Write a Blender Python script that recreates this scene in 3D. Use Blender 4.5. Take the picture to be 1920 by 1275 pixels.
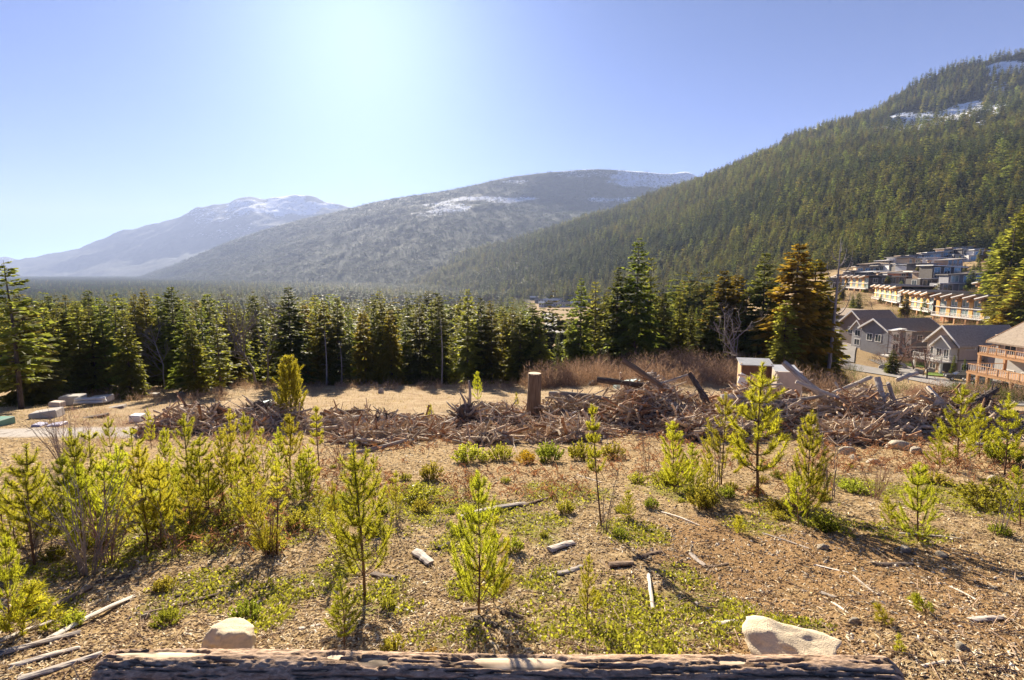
import bpy, math, random
import numpy as np
from mathutils import Vector, Matrix

sc = bpy.context.scene
for o in list(bpy.data.objects):
    bpy.data.objects.remove(o)
COL = sc.collection
R = math.radians

# ------------------------------------------------------------------ camera
FPX = 1000.0                      # focal length in photograph pixels (1920 wide)
TILT = R(7.24)
cam_d = bpy.data.cameras.new('camera')
cam_d.sensor_width = 36.0
cam_d.lens = 36.0 * FPX / 1920.0
cam_d.clip_start = 0.1
cam_d.clip_end = 60000
cam = bpy.data.objects.new('camera', cam_d)
COL.objects.link(cam)
cam.location = (0, 0, 0)
cam.rotation_euler = (R(90) - TILT, 0, 0)
sc.camera = cam

# ------------------------------------------------------------------ sky, sun, exposure
SUN_EL, SUN_AZ = R(25.5), R(-15.1)          # azimuth measured from +Y towards +X
w = bpy.data.worlds.new('World'); sc.world = w; w.use_nodes = True
nt = w.node_tree; nt.nodes.clear()
sky = nt.nodes.new('ShaderNodeTexSky'); sky.sky_type = 'NISHITA'; sky.sun_disc = False
sky.sun_elevation = SUN_EL; sky.sun_rotation = SUN_AZ
sky.altitude = 2800; sky.air_density = 0.33; sky.dust_density = 2.4; sky.ozone_density = 10.0
bg = nt.nodes.new('ShaderNodeBackground'); bg.inputs[1].default_value = 0.064
wo = nt.nodes.new('ShaderNodeOutputWorld')
nt.links.new(sky.outputs[0], bg.inputs[0]); nt.links.new(bg.outputs[0], wo.inputs[0])
sd = bpy.data.lights.new('sun', 'SUN'); sd.energy = 4.8; sd.angle = R(0.55); sd.color = (1.0, 0.89, 0.71)
sun = bpy.data.objects.new('sun', sd); COL.objects.link(sun)
sdir = Vector((math.sin(SUN_AZ)*math.cos(SUN_EL), math.cos(SUN_AZ)*math.cos(SUN_EL), math.sin(SUN_EL)))
sun.rotation_euler = sdir.to_track_quat('Z', 'Y').to_euler()
sun.location = (0, 0, 60)
vs = sc.view_settings
sc.display_settings.display_device = 'sRGB'
vs.view_transform = 'Standard'; vs.look = 'None'; vs.gamma = 1.0; vs.use_curve_mapping = False
vs.exposure = 1.9
sc.render.engine = 'CYCLES'
sc.cycles.max_bounces = 6; sc.cycles.diffuse_bounces = 3; sc.cycles.transmission_bounces = 4
sc.cycles.transparent_max_bounces = 6; sc.cycles.volume_bounces = 0
sc.cycles.sample_clamp_indirect = 6.0

# ------------------------------------------------------------------ helpers
CT, ST = math.cos(TILT), math.sin(TILT)
def ray(u, v):
    xc = (u - 960.0) / FPX; yc = (637.5 - v) / FPX
    y = CT + yc*ST; z = -ST + yc*CT
    return xc / y, z / y                     # x per metre of depth, z per metre of depth
def at(u, v, d):
    a, t = ray(u, v)
    return np.array((a*d, d, t*d))

def hash2(ix, iy, seed):
    h = (ix.astype(np.int64)*374761393 + iy.astype(np.int64)*668265263 + seed*1442695041) & 0xffffffff
    h = ((h ^ (h >> 13)) * 1274126177) & 0xffffffff
    h = h ^ (h >> 16)
    return (h & 0xffff) / 65535.0
def vnoise(x, y, seed=0):
    ix = np.floor(x); iy = np.floor(y); fx = x-ix; fy = y-iy
    fx = fx*fx*(3-2*fx); fy = fy*fy*(3-2*fy)
    a = hash2(ix, iy, seed); b = hash2(ix+1, iy, seed); c = hash2(ix, iy+1, seed); d = hash2(ix+1, iy+1, seed)
    return (a*(1-fx)+b*fx)*(1-fy) + (c*(1-fx)+d*fx)*fy
def fbm(x, y, seed=0, octv=4, gain=0.5):
    x = np.asarray(x, float); y = np.asarray(y, float)
    s = 0; amp = 1; tot = 0
    for k in range(octv):
        s = s + amp*vnoise(x, y, seed+k*17); tot += amp
        amp *= gain; x = x*2.03+13.1; y = y*2.03+7.7
    return s/tot - 0.5                       # about -0.5 .. 0.5
def sstep(a, b, x):
    t = np.clip((x-a)/(b-a), 0, 1); return t*t*(3-2*t)

class MB:
    """collects vertices and faces (tris and quads); build() links ONE mesh object"""
    def __init__(s): s.V = []; s.F3 = []; s.F4 = []; s.n = 0; s.A = []
    def add(s, V, F, a=None):
        V = np.asarray(V, float).reshape(-1, 3)
        F = np.asarray(F, np.int64)
        if len(V) == 0 or len(F) == 0: return s
        (s.F3 if F.shape[1] == 3 else s.F4).append(F + s.n)
        s.V.append(V)
        if a is None: a = 0.5
        s.A.append(np.broadcast_to(np.asarray(a, float), (len(V),)))
        s.n += len(V); return s
    def box(s, c, size, rot=None, a=None):
        x, y, z = np.array(size)/2.0
        V = np.array([(-x,-y,-z),(x,-y,-z),(x,y,-z),(-x,y,-z),(-x,-y,z),(x,-y,z),(x,y,z),(-x,y,z)])
        if rot is not None: V = V @ np.asarray(rot).T
        return s.add(V+np.array(c), [(0,3,2,1),(4,5,6,7),(0,1,5,4),(1,2,6,5),(2,3,7,6),(3,0,4,7)], a)
    def bx(s, x0, x1, y0, y1, z0, z1, a=None):
        return s.box(((x0+x1)/2,(y0+y1)/2,(z0+z1)/2), (x1-x0, y1-y0, z1-z0), None, a)
    def tube(s, P, rad, n=6, cap=True, a=None, jit=0, rng=None):
        P = np.asarray(P, float); m = len(P); rad = np.broadcast_to(np.asarray(rad, float), (m,))
        T = np.gradient(P, axis=0); T /= np.linalg.norm(T, axis=1)[:, None] + 1e-9
        ref = np.array((0, 0, 1.0)) if abs(T[0][2]) < 0.9 else np.array((1.0, 0, 0))
        U = np.cross(T, ref); U /= np.linalg.norm(U, axis=1)[:, None] + 1e-9
        W = np.cross(T, U)
        ang = np.arange(n)*2*math.pi/n
        rr = rad[:, None] * (np.ones((m, n)) if not jit else 1+jit*(rng.rand(m, n)-.5)*2)
        V = P[:, None, :] + rr[..., None]*(np.cos(ang)[None, :, None]*U[:, None, :] + np.sin(ang)[None, :, None]*W[:, None, :])
        V = V.reshape(-1, 3)
        i = np.arange(m-1)[:, None]*n; j = np.arange(n)[None, :]; k = (j+1) % n
        F = np.stack([i+j, i+k, i+n+k, i+n+j], -1).reshape(-1, 4)
        base = s.n
        s.add(V, F, a)
        if cap:
            c = np.array([P[0], P[-1]])
            av = 0.5 if a is None else float(np.asarray(a).flat[0])
            s.V.append(c); s.A.append(np.array([av, av]))
            jj = np.arange(n); kk = (jj+1) % n
            s.F3.append(np.stack([np.full(n, base+m*n), base+kk, base+jj], -1))
            s.F3.append(np.stack([np.full(n, base+m*n+1), base+(m-1)*n+jj, base+(m-1)*n+kk], -1))
            s.n += 2
        return s
    def mesh(s, name, mats, smooth=False):
        V = np.concatenate(s.V); me = bpy.data.meshes.new(name)
        f3 = np.concatenate(s.F3) if s.F3 else np.zeros((0, 3), np.int64)
        f4 = np.concatenate(s.F4) if s.F4 else np.zeros((0, 4), np.int64)
        me.vertices.add(len(V)); me.vertices.foreach_set('co', V.astype(np.float32).ravel())
        loops = np.concatenate([f3.ravel(), f4.ravel()]).astype(np.int32)
        me.loops.add(len(loops)); me.loops.foreach_set('vertex_index', loops)
        nf = len(f3)+len(f4); me.polygons.add(nf)
        ls = np.concatenate([np.arange(len(f3))*3, len(f3)*3+np.arange(len(f4))*4]).astype(np.int32)
        me.polygons.foreach_set('loop_start', ls)
        me.polygons.foreach_set('use_smooth', np.full(nf, smooth))
        at_ = me.attributes.new('rnd', 'FLOAT', 'POINT')
        at_.data.foreach_set('value', np.concatenate(s.A).astype(np.float32))
        for m in (mats if isinstance(mats, (list, tuple)) else [mats]): me.materials.append(m)
        me.update(calc_edges=True); me.validate()
        return me
    def build(s, name, mat, parent=None, smooth=False, loc=None):
        return link(name, s.mesh(name, mat, smooth), parent, loc)

def link(name, me, parent=None, loc=None):
    o = bpy.data.objects.new(name, me); COL.objects.link(o)
    if parent is not None: o.parent = parent
    if loc is not None: o.location = tuple(loc)
    return o
def tag(o, label=None, cat=None, group=None, kind=None):
    if label: o['label'] = label
    if cat: o['category'] = cat
    if group: o['group'] = group
    if kind: o['kind'] = kind
    return o
def thing(name, label, cat, loc=(0, 0, 0), rz=0.0, group=None, rot=None, scale=None):
    o = link(name, None, None, loc)
    o.empty_display_size = 0.2
    o.rotation_euler = rot if rot is not None else (0, 0, rz)
    if scale is not None: o.scale = scale if hasattr(scale, '__len__') else (scale,)*3
    return tag(o, label, cat, group)
def rotz(a): c, s = math.cos(a), math.sin(a); return np.array([(c,-s,0),(s,c,0),(0,0,1.0)])
def rotx(a): c, s = math.cos(a), math.sin(a); return np.array([(1.0,0,0),(0,c,-s),(0,s,c)])
def roty(a): c, s = math.cos(a), math.sin(a); return np.array([(c,0,s),(0,1.0,0),(-s,0,c)])
ORD = ['first','second','third','fourth','fifth','sixth','seventh','eighth','ninth','tenth','eleventh','twelfth','thirteenth',
 'fourteenth','fifteenth','sixteenth','seventeenth','eighteenth','nineteenth','twentieth']
def ordinal(i):
    if i < 20: return ORD[i]
    n = i+1; return '%d%s' % (n, 'th' if 10 < n % 100 < 14 else {1:'st',2:'nd',3:'rd'}.get(n % 10, 'th'))

# ------------------------------------------------------------------ materials
def newmat(name):
    m = bpy.data.materials.new(name); m.use_nodes = True; t = m.node_tree; t.nodes.clear()
    return m, t, t.nodes.new, t.links.new
def ramp(t, fac, stops):
    r = t.nodes.new('ShaderNodeValToRGB'); e = r.color_ramp.elements
    while len(e) < len(stops): e.new(0.5)
    for i, (p, c) in enumerate(stops): e[i].position = p; e[i].color = (*c, 1)
    t.links.new(fac, r.inputs[0]); return r.outputs[0]
def noise(t, vec, scale, detail=4, rough=0.55, dist=0.0):
    n = t.nodes.new('ShaderNodeTexNoise'); n.inputs['Scale'].default_value = scale
    n.inputs['Detail'].default_value = detail; n.inputs['Roughness'].default_value = rough
    n.inputs['Distortion'].default_value = dist
    if vec is not None: t.links.new(vec, n.inputs['Vector'])
    return n.outputs[0]
def mixc(t, fac, a, b, mode='MIX'):
    m = t.nodes.new('ShaderNodeMix'); m.data_type = 'RGBA'; m.blend_type = mode
    for s_, x in ((m.inputs[0], fac), (m.inputs[6], a), (m.inputs[7], b)):
        if isinstance(x, (int, float)): s_.default_value = x
        elif isinstance(x, tuple): s_.default_value = (*x, 1)
        else: t.links.new(x, s_)
    return m.outputs[2]
def mth(t, op, a, b=None, clamp=False):
    m = t.nodes.new('ShaderNodeMath'); m.operation = op; m.use_clamp = clamp
    for i, x in enumerate((a, b)):
        if x is None: continue
        if isinstance(x, (int, float)): m.inputs[i].default_value = x
        else: t.links.new(x, m.inputs[i])
    return m.outputs[0]
def attr(t, name):
    a = t.nodes.new('ShaderNodeAttribute'); a.attribute_name = name; return a
def hsv(t, col, h, s, v):
    n = t.nodes.new('ShaderNodeHueSaturation')
    for k, x in (('Hue', h), ('Saturation', s), ('Value', v)):
        if isinstance(x, (int, float)): n.inputs[k].default_value = x
        else: t.links.new(x, n.inputs[k])
    t.links.new(col, n.inputs['Color']); return n.outputs[0]
def coords(t, kind='Object', scale=None):
    c = t.nodes.new('ShaderNodeTexCoord'); out = c.outputs[kind]
    if scale:
        m = t.nodes.new('ShaderNodeMapping'); m.inputs['Scale'].default_value = scale
        t.links.new(out, m.inputs[0]); out = m.outputs[0]
    return out
def finish(t, col, rough=0.9, bump=None, bstr=0.4, bdist=0.02, spec=0.25, metal=0.0):
    p = t.nodes.new('ShaderNodeBsdfPrincipled'); o = t.nodes.new('ShaderNodeOutputMaterial')
    if isinstance(col, tuple): p.inputs['Base Color'].default_value = (*col, 1)
    else: t.links.new(col, p.inputs['Base Color'])
    if isinstance(rough, (int, float)): p.inputs['Roughness'].default_value = rough
    else: t.links.new(rough, p.inputs['Roughness'])
    p.inputs['Specular IOR Level'].default_value = spec; p.inputs['Metallic'].default_value = metal
    if bump is not None:
        b = t.nodes.new('ShaderNodeBump'); b.inputs['Strength'].default_value = bstr; b.inputs['Distance'].default_value = bdist
        t.links.new(bump, b.inputs['Height']); t.links.new(b.outputs[0], p.inputs['Normal'])
    t.links.new(p.outputs[0], o.inputs[0]); return p
def plain(name, c, rough=0.8, var=0.25, scale=3.0, spec=0.25, metal=0.0, bstr=0.15, bdist=0.01, kind='Object', orand=0.0):
    """painted / plain surface with grime and fine relief"""
    m, t, N, L = newmat(name)
    co = coords(t, kind); n1 = noise(t, co, scale, 6, 0.65)
    c2 = tuple(x*(1-var) for x in c); c3 = tuple(min(1, x*(1+var*0.6)) for x in c)
    col = ramp(t, n1, [(0.3, c2), (0.5, c), (0.72, c3)])
    if orand:
        oi = N('ShaderNodeObjectInfo')
        col = hsv(t, col, 0.5, 1.0, mth(t, 'ADD', mth(t, 'MULTIPLY', oi.outputs['Random'], 2*orand), 1-orand))
    n2 = noise(t, co, scale*9, 4, 0.6)
    finish(t, col, rough, n2, bstr, bdist, spec, metal)
    return m
def wood(name, stops, sc_=(14, 14, 1.2), rough=0.9, bstr=0.7, bdist=0.02, orand=0.25):
    """weathered wood or bark, grain running along local Z"""
    m, t, N, L = newmat(name)
    co = coords(t, 'Object', sc_); oi = N('ShaderNodeObjectInfo')
    va = N('ShaderNodeVectorMath'); va.operation = 'ADD'; L(co, va.inputs[0])
    cx = N('ShaderNodeCombineXYZ'); L(mth(t, 'MULTIPLY', oi.outputs['Random'], 57.0), cx.inputs[2]); L(cx.outputs[0], va.inputs[1])
    g = noise(t, va.outputs[0], 1.0, 7, 0.7, 0.6)
    col = ramp(t, g, stops)
    a = attr(t, 'rnd')
    col = hsv(t, col, 0.5, 1.0, mth(t, 'ADD', mth(t, 'MULTIPLY', oi.outputs['Random'], 2*orand), 1-orand))
    col = hsv(t, col, 0.5, 1.0, mth(t, 'ADD', mth(t, 'MULTIPLY', a.outputs['Fac'], 0.9), 0.55))
    finish(t, col, rough, g, bstr, bdist, 0.2)
    return m
def leaf(name, c, ct, hue=0.03, val=0.35, trans=0.45, rough=0.55, nscale=None, oval=0.25, spec=0.04):
    """needles / leaves: diffuse front, light passing through; varies leaf by leaf and plant by plant"""
    m, t, N, L = newmat(name)
    a = attr(t, 'rnd'); oi = N('ShaderNodeObjectInfo')
    rh = mth(t, 'ADD', mth(t, 'MULTIPLY', mth(t, 'SUBTRACT', oi.outputs['Random'], 0.5), 2*hue), 0.5)
    rv = mth(t, 'ADD', mth(t, 'MULTIPLY', a.outputs['Fac'], 2*val), 1-val)
    rv2 = mth(t, 'ADD', mth(t, 'MULTIPLY', mth(t, 'FRACT', mth(t, 'MULTIPLY', oi.outputs['Random'], 7.31)), 2*oval), 1-oval)
    v = mth(t, 'MULTIPLY', rv, rv2)
    def tint(cc):
        rgb = N('ShaderNodeRGB'); rgb.outputs[0].default_value = (*cc, 1)
        return hsv(t, rgb.outputs[0], rh, 1.0, v)
    p = N('ShaderNodeBsdfPrincipled'); L(tint(c), p.inputs['Base Color']); p.inputs['Roughness'].default_value = rough
    p.inputs['Specular IOR Level'].default_value = spec
    tr = N('ShaderNodeBsdfTranslucent'); L(tint(ct), tr.inputs[0])
    mx = N('ShaderNodeMixShader'); mx.inputs[0].default_value = trans
    L(p.outputs[0], mx.inputs[1]); L(tr.outputs[0], mx.inputs[2])
    o = N('ShaderNodeOutputMaterial'); L(mx.outputs[0], o.inputs[0])
    return m
# ================================================================== TERRAIN
DROW = [1.2,2.5,5,7.5,10,14.5,19,26,33,42,54,70,90,108,130,160,200,250,300,350,420,600,1000,2000,5000,13400]
ACOL = [-3,-1.3,-0.9,-0.5,0,0.2,0.35,0.55,0.75,0.95,1.3,3]
def zv(v, d): return ray(960, v)[1]*d
base = {1.2:-3.75,2.5:-3.85,5:zv(1268,5),7.5:zv(1110,7.5),10:zv(1000,10),14.5:zv(902,14.5),19:zv(850,19),26:zv(802,26),33:zv(766,33),
        42:zv(742,42),54:zv(722,54),70:-15.5,90:-20,108:-24,130:-28,160:-33,200:-38,250:-43,300:-46,350:-49,420:-52,600:-56,1000:-59,2000:-60,5000:-60,13400:-60}
ov = {0.2: {42:zv(732,42),54:zv(704,54),70:-12.0,90:-17,108:-22,130:-27,160:-32},
 0.35: {42:zv(728,42),54:zv(694,54),70:zv(662,70),90:-15,108:-19,130:-22,160:-26,200:-30,250:-34,300:-38,350:-41,420:-44,600:-48,1000:-52},
 0.55: {33:zv(768,33),42:zv(738,42),54:-12.2,70:-15.5,90:-18.5,108:-19.5,130:-18.5,160:-17,200:-15,250:-14,300:-12.5,350:-7,420:-1,600:0,1000:0,2000:-20},
 0.75: {33:zv(775,33),42:zv(753,42),54:-13.5,70:-17,90:-19.3,108:-20,130:-18,160:-14,200:-13,250:-9,300:-2,350:6,420:9,600:9,1000:9,2000:-10},
 0.95: {26:zv(806,26),33:zv(787,33),42:zv(766,42),54:-14.2,70:-17,90:-19.3,108:-19.8,130:-12.5,160:-9,200:-5,250:2,300:8,350:12,420:14,600:14,1000:14,2000:-5}}
ov[1.3] = ov[0.95]; ov[3] = ov[0.95]
ZT = np.array([[ov.get(a, {}).get(d, base[d]) for a in ACOL] for d in DROW])
# smooth upsample of the table (Catmull-Rom) on a regular grid in (asinh-ish a, ln d)
def cr(xs, ys, xq):
    xs = np.asarray(xs); idx = np.clip(np.searchsorted(xs, xq)-1, 0, len(xs)-2)
    t = ((xq-xs[idx])/(xs[idx+1]-xs[idx]))[:, None]
    m = np.zeros_like(ys); dx = np.diff(xs)[:, None]; s = np.diff(ys, axis=0)/dx
    m[1:-1] = np.where(s[1:]*s[:-1] > 0, 2*s[1:]*s[:-1]/(s[1:]+s[:-1]+1e-12), 0); m[0] = s[0]; m[-1] = s[-1]
    h = dx[idx]
    return (2*t**3-3*t**2+1)*ys[idx]+(t**3-2*t**2+t)*h*m[idx]+(-2*t**3+3*t**2)*ys[idx+1]+(t**3-t**2)*h*m[idx+1]
AW = np.arcsinh(np.array(ACOL)*1.5); LD = np.log(np.array(DROW))
GA = np.linspace(AW[0], AW[-1], 241); GD = np.linspace(LD[0], LD[-1], 401)
ZG = cr(LD, ZT, GD)
ZG = cr(AW, ZG.T.copy(), GA).T          # rows depth, cols azimuth
def Hs(x, y):
    """smooth height of the land"""
    x = np.asarray(x, float); y = np.maximum(np.asarray(y, float), 1.2)
    a = np.clip(np.arcsinh(1.5*x/y), AW[0], AW[-1]); l = np.clip(np.log(y), LD[0], LD[-1])
    fa = (a-GA[0])/(GA[1]-GA[0]); fl = (l-GD[0])/(GD[1]-GD[0])
    ia = np.clip(fa.astype(int), 0, len(GA)-2); il = np.clip(fl.astype(int), 0, len(GD)-2)
    fa = fa-ia; fl = fl-il
    return (ZG[il, ia]*(1-fa)+ZG[il, ia+1]*fa)*(1-fl)+(ZG[il+1, ia]*(1-fa)+ZG[il+1, ia+1]*fa)*fl
# level platforms: road on the left, the street and its houses on the right
def roadmask(x, y):
    # gravel road at the left of the clearing
    yc = 24.6 + 0.10*(x+22)
    return sstep(1.9, 1.1, np.abs(y-yc)) * sstep(-10.5, -14, x)
def Hn(x, y):
    x = np.asarray(x, float); y = np.asarray(y, float)
    n = sstep(75, 45, y)
    rough = 0.16*fbm(x*0.55, y*0.55, 3, 4)+0.30*fbm(x*0.17, y*0.17, 9, 3)+0.05*fbm(x*2.3, y*2.3, 5, 3)+0.022*fbm(x*9, y*9, 6, 2)
    rough = rough*(1-0.85*roadmask(x, y))
    far = 1.2*fbm(x*0.03, y*0.03, 31, 3)*sstep(110, 200, y)*sstep(30, -10, x)
    return Hs(x, y)+rough*n+far
H = Hn
def Hz(x, y): return float(Hn(np.array([float(x)]), np.array([float(y)]))[0])
def ground_at(u, v, dmax=400):
    """where the line of sight through a photograph pixel meets the land"""
    a, t = ray(u, v)
    d = np.exp(np.linspace(math.log(2.0), math.log(dmax), 900))
    f = t*d - Hn(a*d, d)
    k = np.argmax(f < 0)
    if f[k] >= 0: k = len(d)-1
    if k > 0:
        q = f[k-1]/(f[k-1]-f[k]+1e-12); dd = d[k-1]+(d[k]-d[k-1])*np.clip(q, 0, 1)
    else: dd = d[0]
    return np.array((a*dd, dd, Hz(a*dd, dd)))
def proj(P):
    P = np.asarray(P, float); yc = P[..., 1]*CT - P[..., 2]*ST; zc = P[..., 1]*ST + P[..., 2]*CT
    return 960+FPX*P[..., 0]/yc, 637.5-FPX*zc/yc

def blobs(x, y, lst):
    """soft patches listed as (u, v, half width px, half height px) of the photograph, laid on the land"""
    r = np.zeros_like(x)
    nz = fbm(x*0.9, y*0.9, 71, 4)*2.6+fbm(x*3.5, y*3.5, 72, 3)*1.6
    for u, v, hw, hh in lst:
        c = ground_at(u, v); f = ground_at(u, v-hh); n_ = ground_at(u, v+hh)
        rx = hw*c[1]/FPX; ry = max((f[1]-n_[1])/2, .15)
        q = ((x-c[0])/rx)**2+((y-(f[1]+n_[1])/2)/ry)**2
        r = np.maximum(r, sstep(1.7, 0.2, q+nz))
    return r
MOSS = [(1150,1165,250,75),(1330,1150,90,50),(800,965,70,50),(860,1010,60,30),(1010,990,60,30),(640,1050,60,40),(380,1110,90,45),(560,970,90,50),(200,950,150,60),
        (1000,1080,70,30),(780,930,70,25),(1190,1000,60,25),(1500,960,80,30),(1840,940,110,40),(1700,1000,70,20),(1280,1080,50,20),(60,1150,60,40),(480,1170,50,30),(400,960,120,50),(900,1100,60,30),(1600,910,60,20),(1260,915,80,25),(700,1130,80,40),(300,1010,150,40),(120,1060,100,30),(1050,930,90,20),(1420,985,60,20),(930,960,80,25),(560,1100,70,30),(1500,1180,60,25),(860,1190,80,30)]
BARE = [(1600,1100,420,140),(1400,1020,220,60),(1780,1180,300,110),(1500,1230,260,60)]

# --- ground sheet
ga = np.concatenate([np.linspace(-3, -1.22, 16)[:-1], np.linspace(-1.22, 1.22, 540), np.linspace(1.22, 3, 16)[1:]])
gd = np.exp(np.concatenate([np.linspace(math.log(2.2), math.log(60), 330), np.linspace(math.log(60), math.log(13300), 130)[1:]]))
AA, DD = np.meshgrid(ga, gd); XX = AA*DD; YY = DD
XX = np.clip(XX, -11800, 11800)
ZZ = Hn(XX, YY)
GV = np.stack([XX, YY, ZZ], -1).reshape(-1, 3)
nr, nc = AA.shape
ii = np.arange(nr-1)[:, None]*nc; jj = np.arange(nc-1)[None, :]
GF = np.stack([ii+jj, ii+jj+1, ii+nc+jj+1, ii+nc+jj], -1).reshape(-1, 4)
xf, yf = XX.ravel(), YY.ravel()
near = yf < 40
moss = np.zeros(len(xf)); bare = np.zeros(len(xf))
moss[near] = blobs(xf[near], yf[near], MOSS); bare[near] = blobs(xf[near], yf[near], BARE)
field = sstep(24, 31, yf+3*fbm(xf*.2, yf*.2, 4))*sstep(100, 70, yf)
rmask = roadmask(xf, yf+0.25*fbm(xf*1.5, yf*1.5, 8))
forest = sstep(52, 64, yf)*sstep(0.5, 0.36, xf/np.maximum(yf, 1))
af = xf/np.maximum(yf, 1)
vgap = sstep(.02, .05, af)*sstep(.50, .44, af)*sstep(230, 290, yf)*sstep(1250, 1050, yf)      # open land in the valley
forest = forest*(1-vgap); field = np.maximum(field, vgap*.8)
field = np.maximum(field, sstep(.45, .6, af)*sstep(60, 90, yf)*.3)

def ground_mat():
    m, t, N, L = newmat('ground_litter')
    co = coords(t, 'Object')
    n1 = noise(t, co, 0.9, 8, 0.65); n2 = noise(t, co, 7.0, 8, 0.75); n3 = noise(t, co, 38.0, 4, 0.7); n4 = noise(t, co, 0.22, 5, 0.6)
    soil = ramp(t, n2, [(0.30, (0.06, 0.036, 0.015)), (0.44, (0.26, 0.175, 0.085)), (0.56, (0.46, 0.34, 0.185)), (0.70, (0.66, 0.53, 0.34))])
    mulch = ramp(t, n3, [(0.26, (0.06, 0.03, 0.012)), (0.45, (0.25, 0.145, 0.065)), (0.6, (0.40, 0.255, 0.125)), (0.76, (0.56, 0.40, 0.24))])
    straw = ramp(t, n1, [(0.3, (0.26, 0.17, 0.10)), (0.5, (0.40, 0.29, 0.17)), (0.7, (0.52, 0.41, 0.26))])
    straw = mixc(t, 0.35, straw, ramp(t, n3, [(0.35, (0.14, 0.085, 0.05)), (0.65, (0.5, 0.38, 0.24))]))
    mossc = ramp(t, n2, [(0.3, (0.045, 0.05, 0.010)), (0.5, (0.16, 0.17, 0.022)), (0.7, (0.30, 0.29, 0.05))])
    road = ramp(t, n3, [(0.3, (0.30, 0.27, 0.24)), (0.5, (0.43, 0.39, 0.35)), (0.7, (0.55, 0.50, 0.45))])
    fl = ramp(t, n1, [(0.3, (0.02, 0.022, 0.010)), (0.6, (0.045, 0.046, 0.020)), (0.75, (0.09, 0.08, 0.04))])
    soil = mixc(t, mth(t, 'MULTIPLY', n4, 0.35), soil, mulch)
    col = mixc(t, attr(t, 'bare').outputs['Fac'], soil, mulch)
    col = mixc(t, attr(t, 'field').outputs['Fac'], col, straw)
    mf = mth(t, 'MULTIPLY', attr(t, 'moss').outputs['Fac'], mth(t, 'MULTIPLY', mth(t, 'SUBTRACT', n2, 0.36), 5.0, True), True)
    col = mixc(t, mf, col, mossc)
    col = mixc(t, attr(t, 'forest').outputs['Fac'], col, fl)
    col = mixc(t, attr(t, 'road').outputs['Fac'], col, road)
    finish(t, col, 1.0, mth(t, 'ADD', n2, mth(t, 'MULTIPLY', n3, 0.5)), 0.9, 0.05, 0.03)
    return m
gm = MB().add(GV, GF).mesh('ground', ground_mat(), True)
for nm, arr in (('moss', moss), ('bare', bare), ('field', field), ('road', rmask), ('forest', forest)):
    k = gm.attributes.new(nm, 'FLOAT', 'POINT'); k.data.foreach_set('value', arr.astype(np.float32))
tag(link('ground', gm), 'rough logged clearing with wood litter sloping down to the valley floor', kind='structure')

# ================================================================== MOUNTAINS
def poly(pts, uu):
    p = np.array(pts, float); us = p[:, 0]
    return cr(us, p[:, 1:], np.clip(uu, us[0], us[-1]))
def loft(uu, rows, seg, namp, nsc, seed, offs):
    """rows: lists of (u, v, depth) from the foot of a mountain to its crest; returns grid of world points"""
    base_ = []
    for r, dv in zip(rows, offs):
        q = poly(r, uu); v = q[:, 0]+dv; d = q[:, 1]
        yc = (637.5-v)/FPX; y = CT+yc*ST; z = -ST+yc*CT
        base_.append(np.stack([(uu-960)/FPX/y*d, d, z/y*d], -1))
    base_.append(base_[-1]+np.array((0, 900, -420.0))*(base_[-1][:, 1:2]/2500+.3))
    out = []; trow = []
    for k in range(len(base_)-1):
        n = seg[k] if k < len(seg) else 6
        for i in range(n):
            out.append(base_[k]+(base_[k+1]-base_[k])*(i/n)); trow.append(k+i/n)
    out.append(base_[-1]); trow.append(len(base_)-1)
    G = np.array(out); trow = np.array(trow)
    amp = np.sin(np.clip(trow/(len(rows)-1), 0, 1)*math.pi)[:, None]*0.85+0.15
    G[..., 2] += namp*amp*fbm(G[..., 0]*nsc, G[..., 1]*nsc, seed, 5)
    G[..., 2] += namp*.35*amp*(np.abs(fbm(G[..., 0]*nsc*4, G[..., 1]*nsc*2.2, seed+5, 4))*2-.3)
    return G, trow
def grid_faces(nr, nc):
    ii = np.arange(nr-1)[:, None]*nc; jj = np.arange(nc-1)[None, :]
    return np.stack([ii+jj, ii+jj+1, ii+nc+jj+1, ii+nc+jj], -1).reshape(-1, 4)
def pxmask(G, lst, seed, thr=0.0, nsc=0.02, namp=1.6):
    """patches of snow or clearings that lie on the slope, listed by where they are seen"""
    u, v = proj(G); r = np.zeros(u.shape); n = fbm(G[..., 0]*nsc, G[..., 2]*nsc*2.2+G[..., 1]*nsc*.6, seed, 4)*2
    for uc, vc, hw, hh, k in lst:
        q = ((u-uc)/hw)**2+((v-vc)/hh)**2
        r = np.maximum(r, sstep(1.15, 0.6, q+n*namp)*k)
    return r
def mountain_mat(name, cs, scale, snowc=(0.80, 0.83, 0.88), clearc=(0.42, 0.33, 0.25)):
    m, t, N, L = newmat(name)
    co = coords(t, 'Object')
    n1 = noise(t, co, scale, 6, 0.7); n2 = noise(t, co, scale*0.11, 5, 0.6)
    col = ramp(t, mth(t, 'ADD', mth(t, 'MULTIPLY', n1, 0.6), mth(t, 'MULTIPLY', n2, 0.4)), [(0.38, cs[0]), (0.5, cs[1]), (0.62, cs[2])])
    s = attr(t, 'snow').outputs['Fac']; c = attr(t, 'clearing').outputs['Fac']
    col = mixc(t, c, col, clearc)
    nf = noise(t, coords(t, 'Object', (1, .6, 1.8)), scale*1.3, 7, 0.75, 0.5)
    sf = mth(t, 'MULTIPLY', mth(t, 'SUBTRACT', mth(t, 'ADD', mth(t, 'MULTIPLY', s, 0.55), mth(t, 'MULTIPLY', nf, 1.6)), 1.20), 7.0, True)
    sf = mth(t, 'MULTIPLY', sf, mth(t, 'MULTIPLY', s, 4.0, True))
    col = mixc(t, sf, col, snowc)
    finish(t, col, 0.95, n1, 1.0, 6.0 if scale < 0.05 else 2.0, 0.1)
    return m
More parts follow.
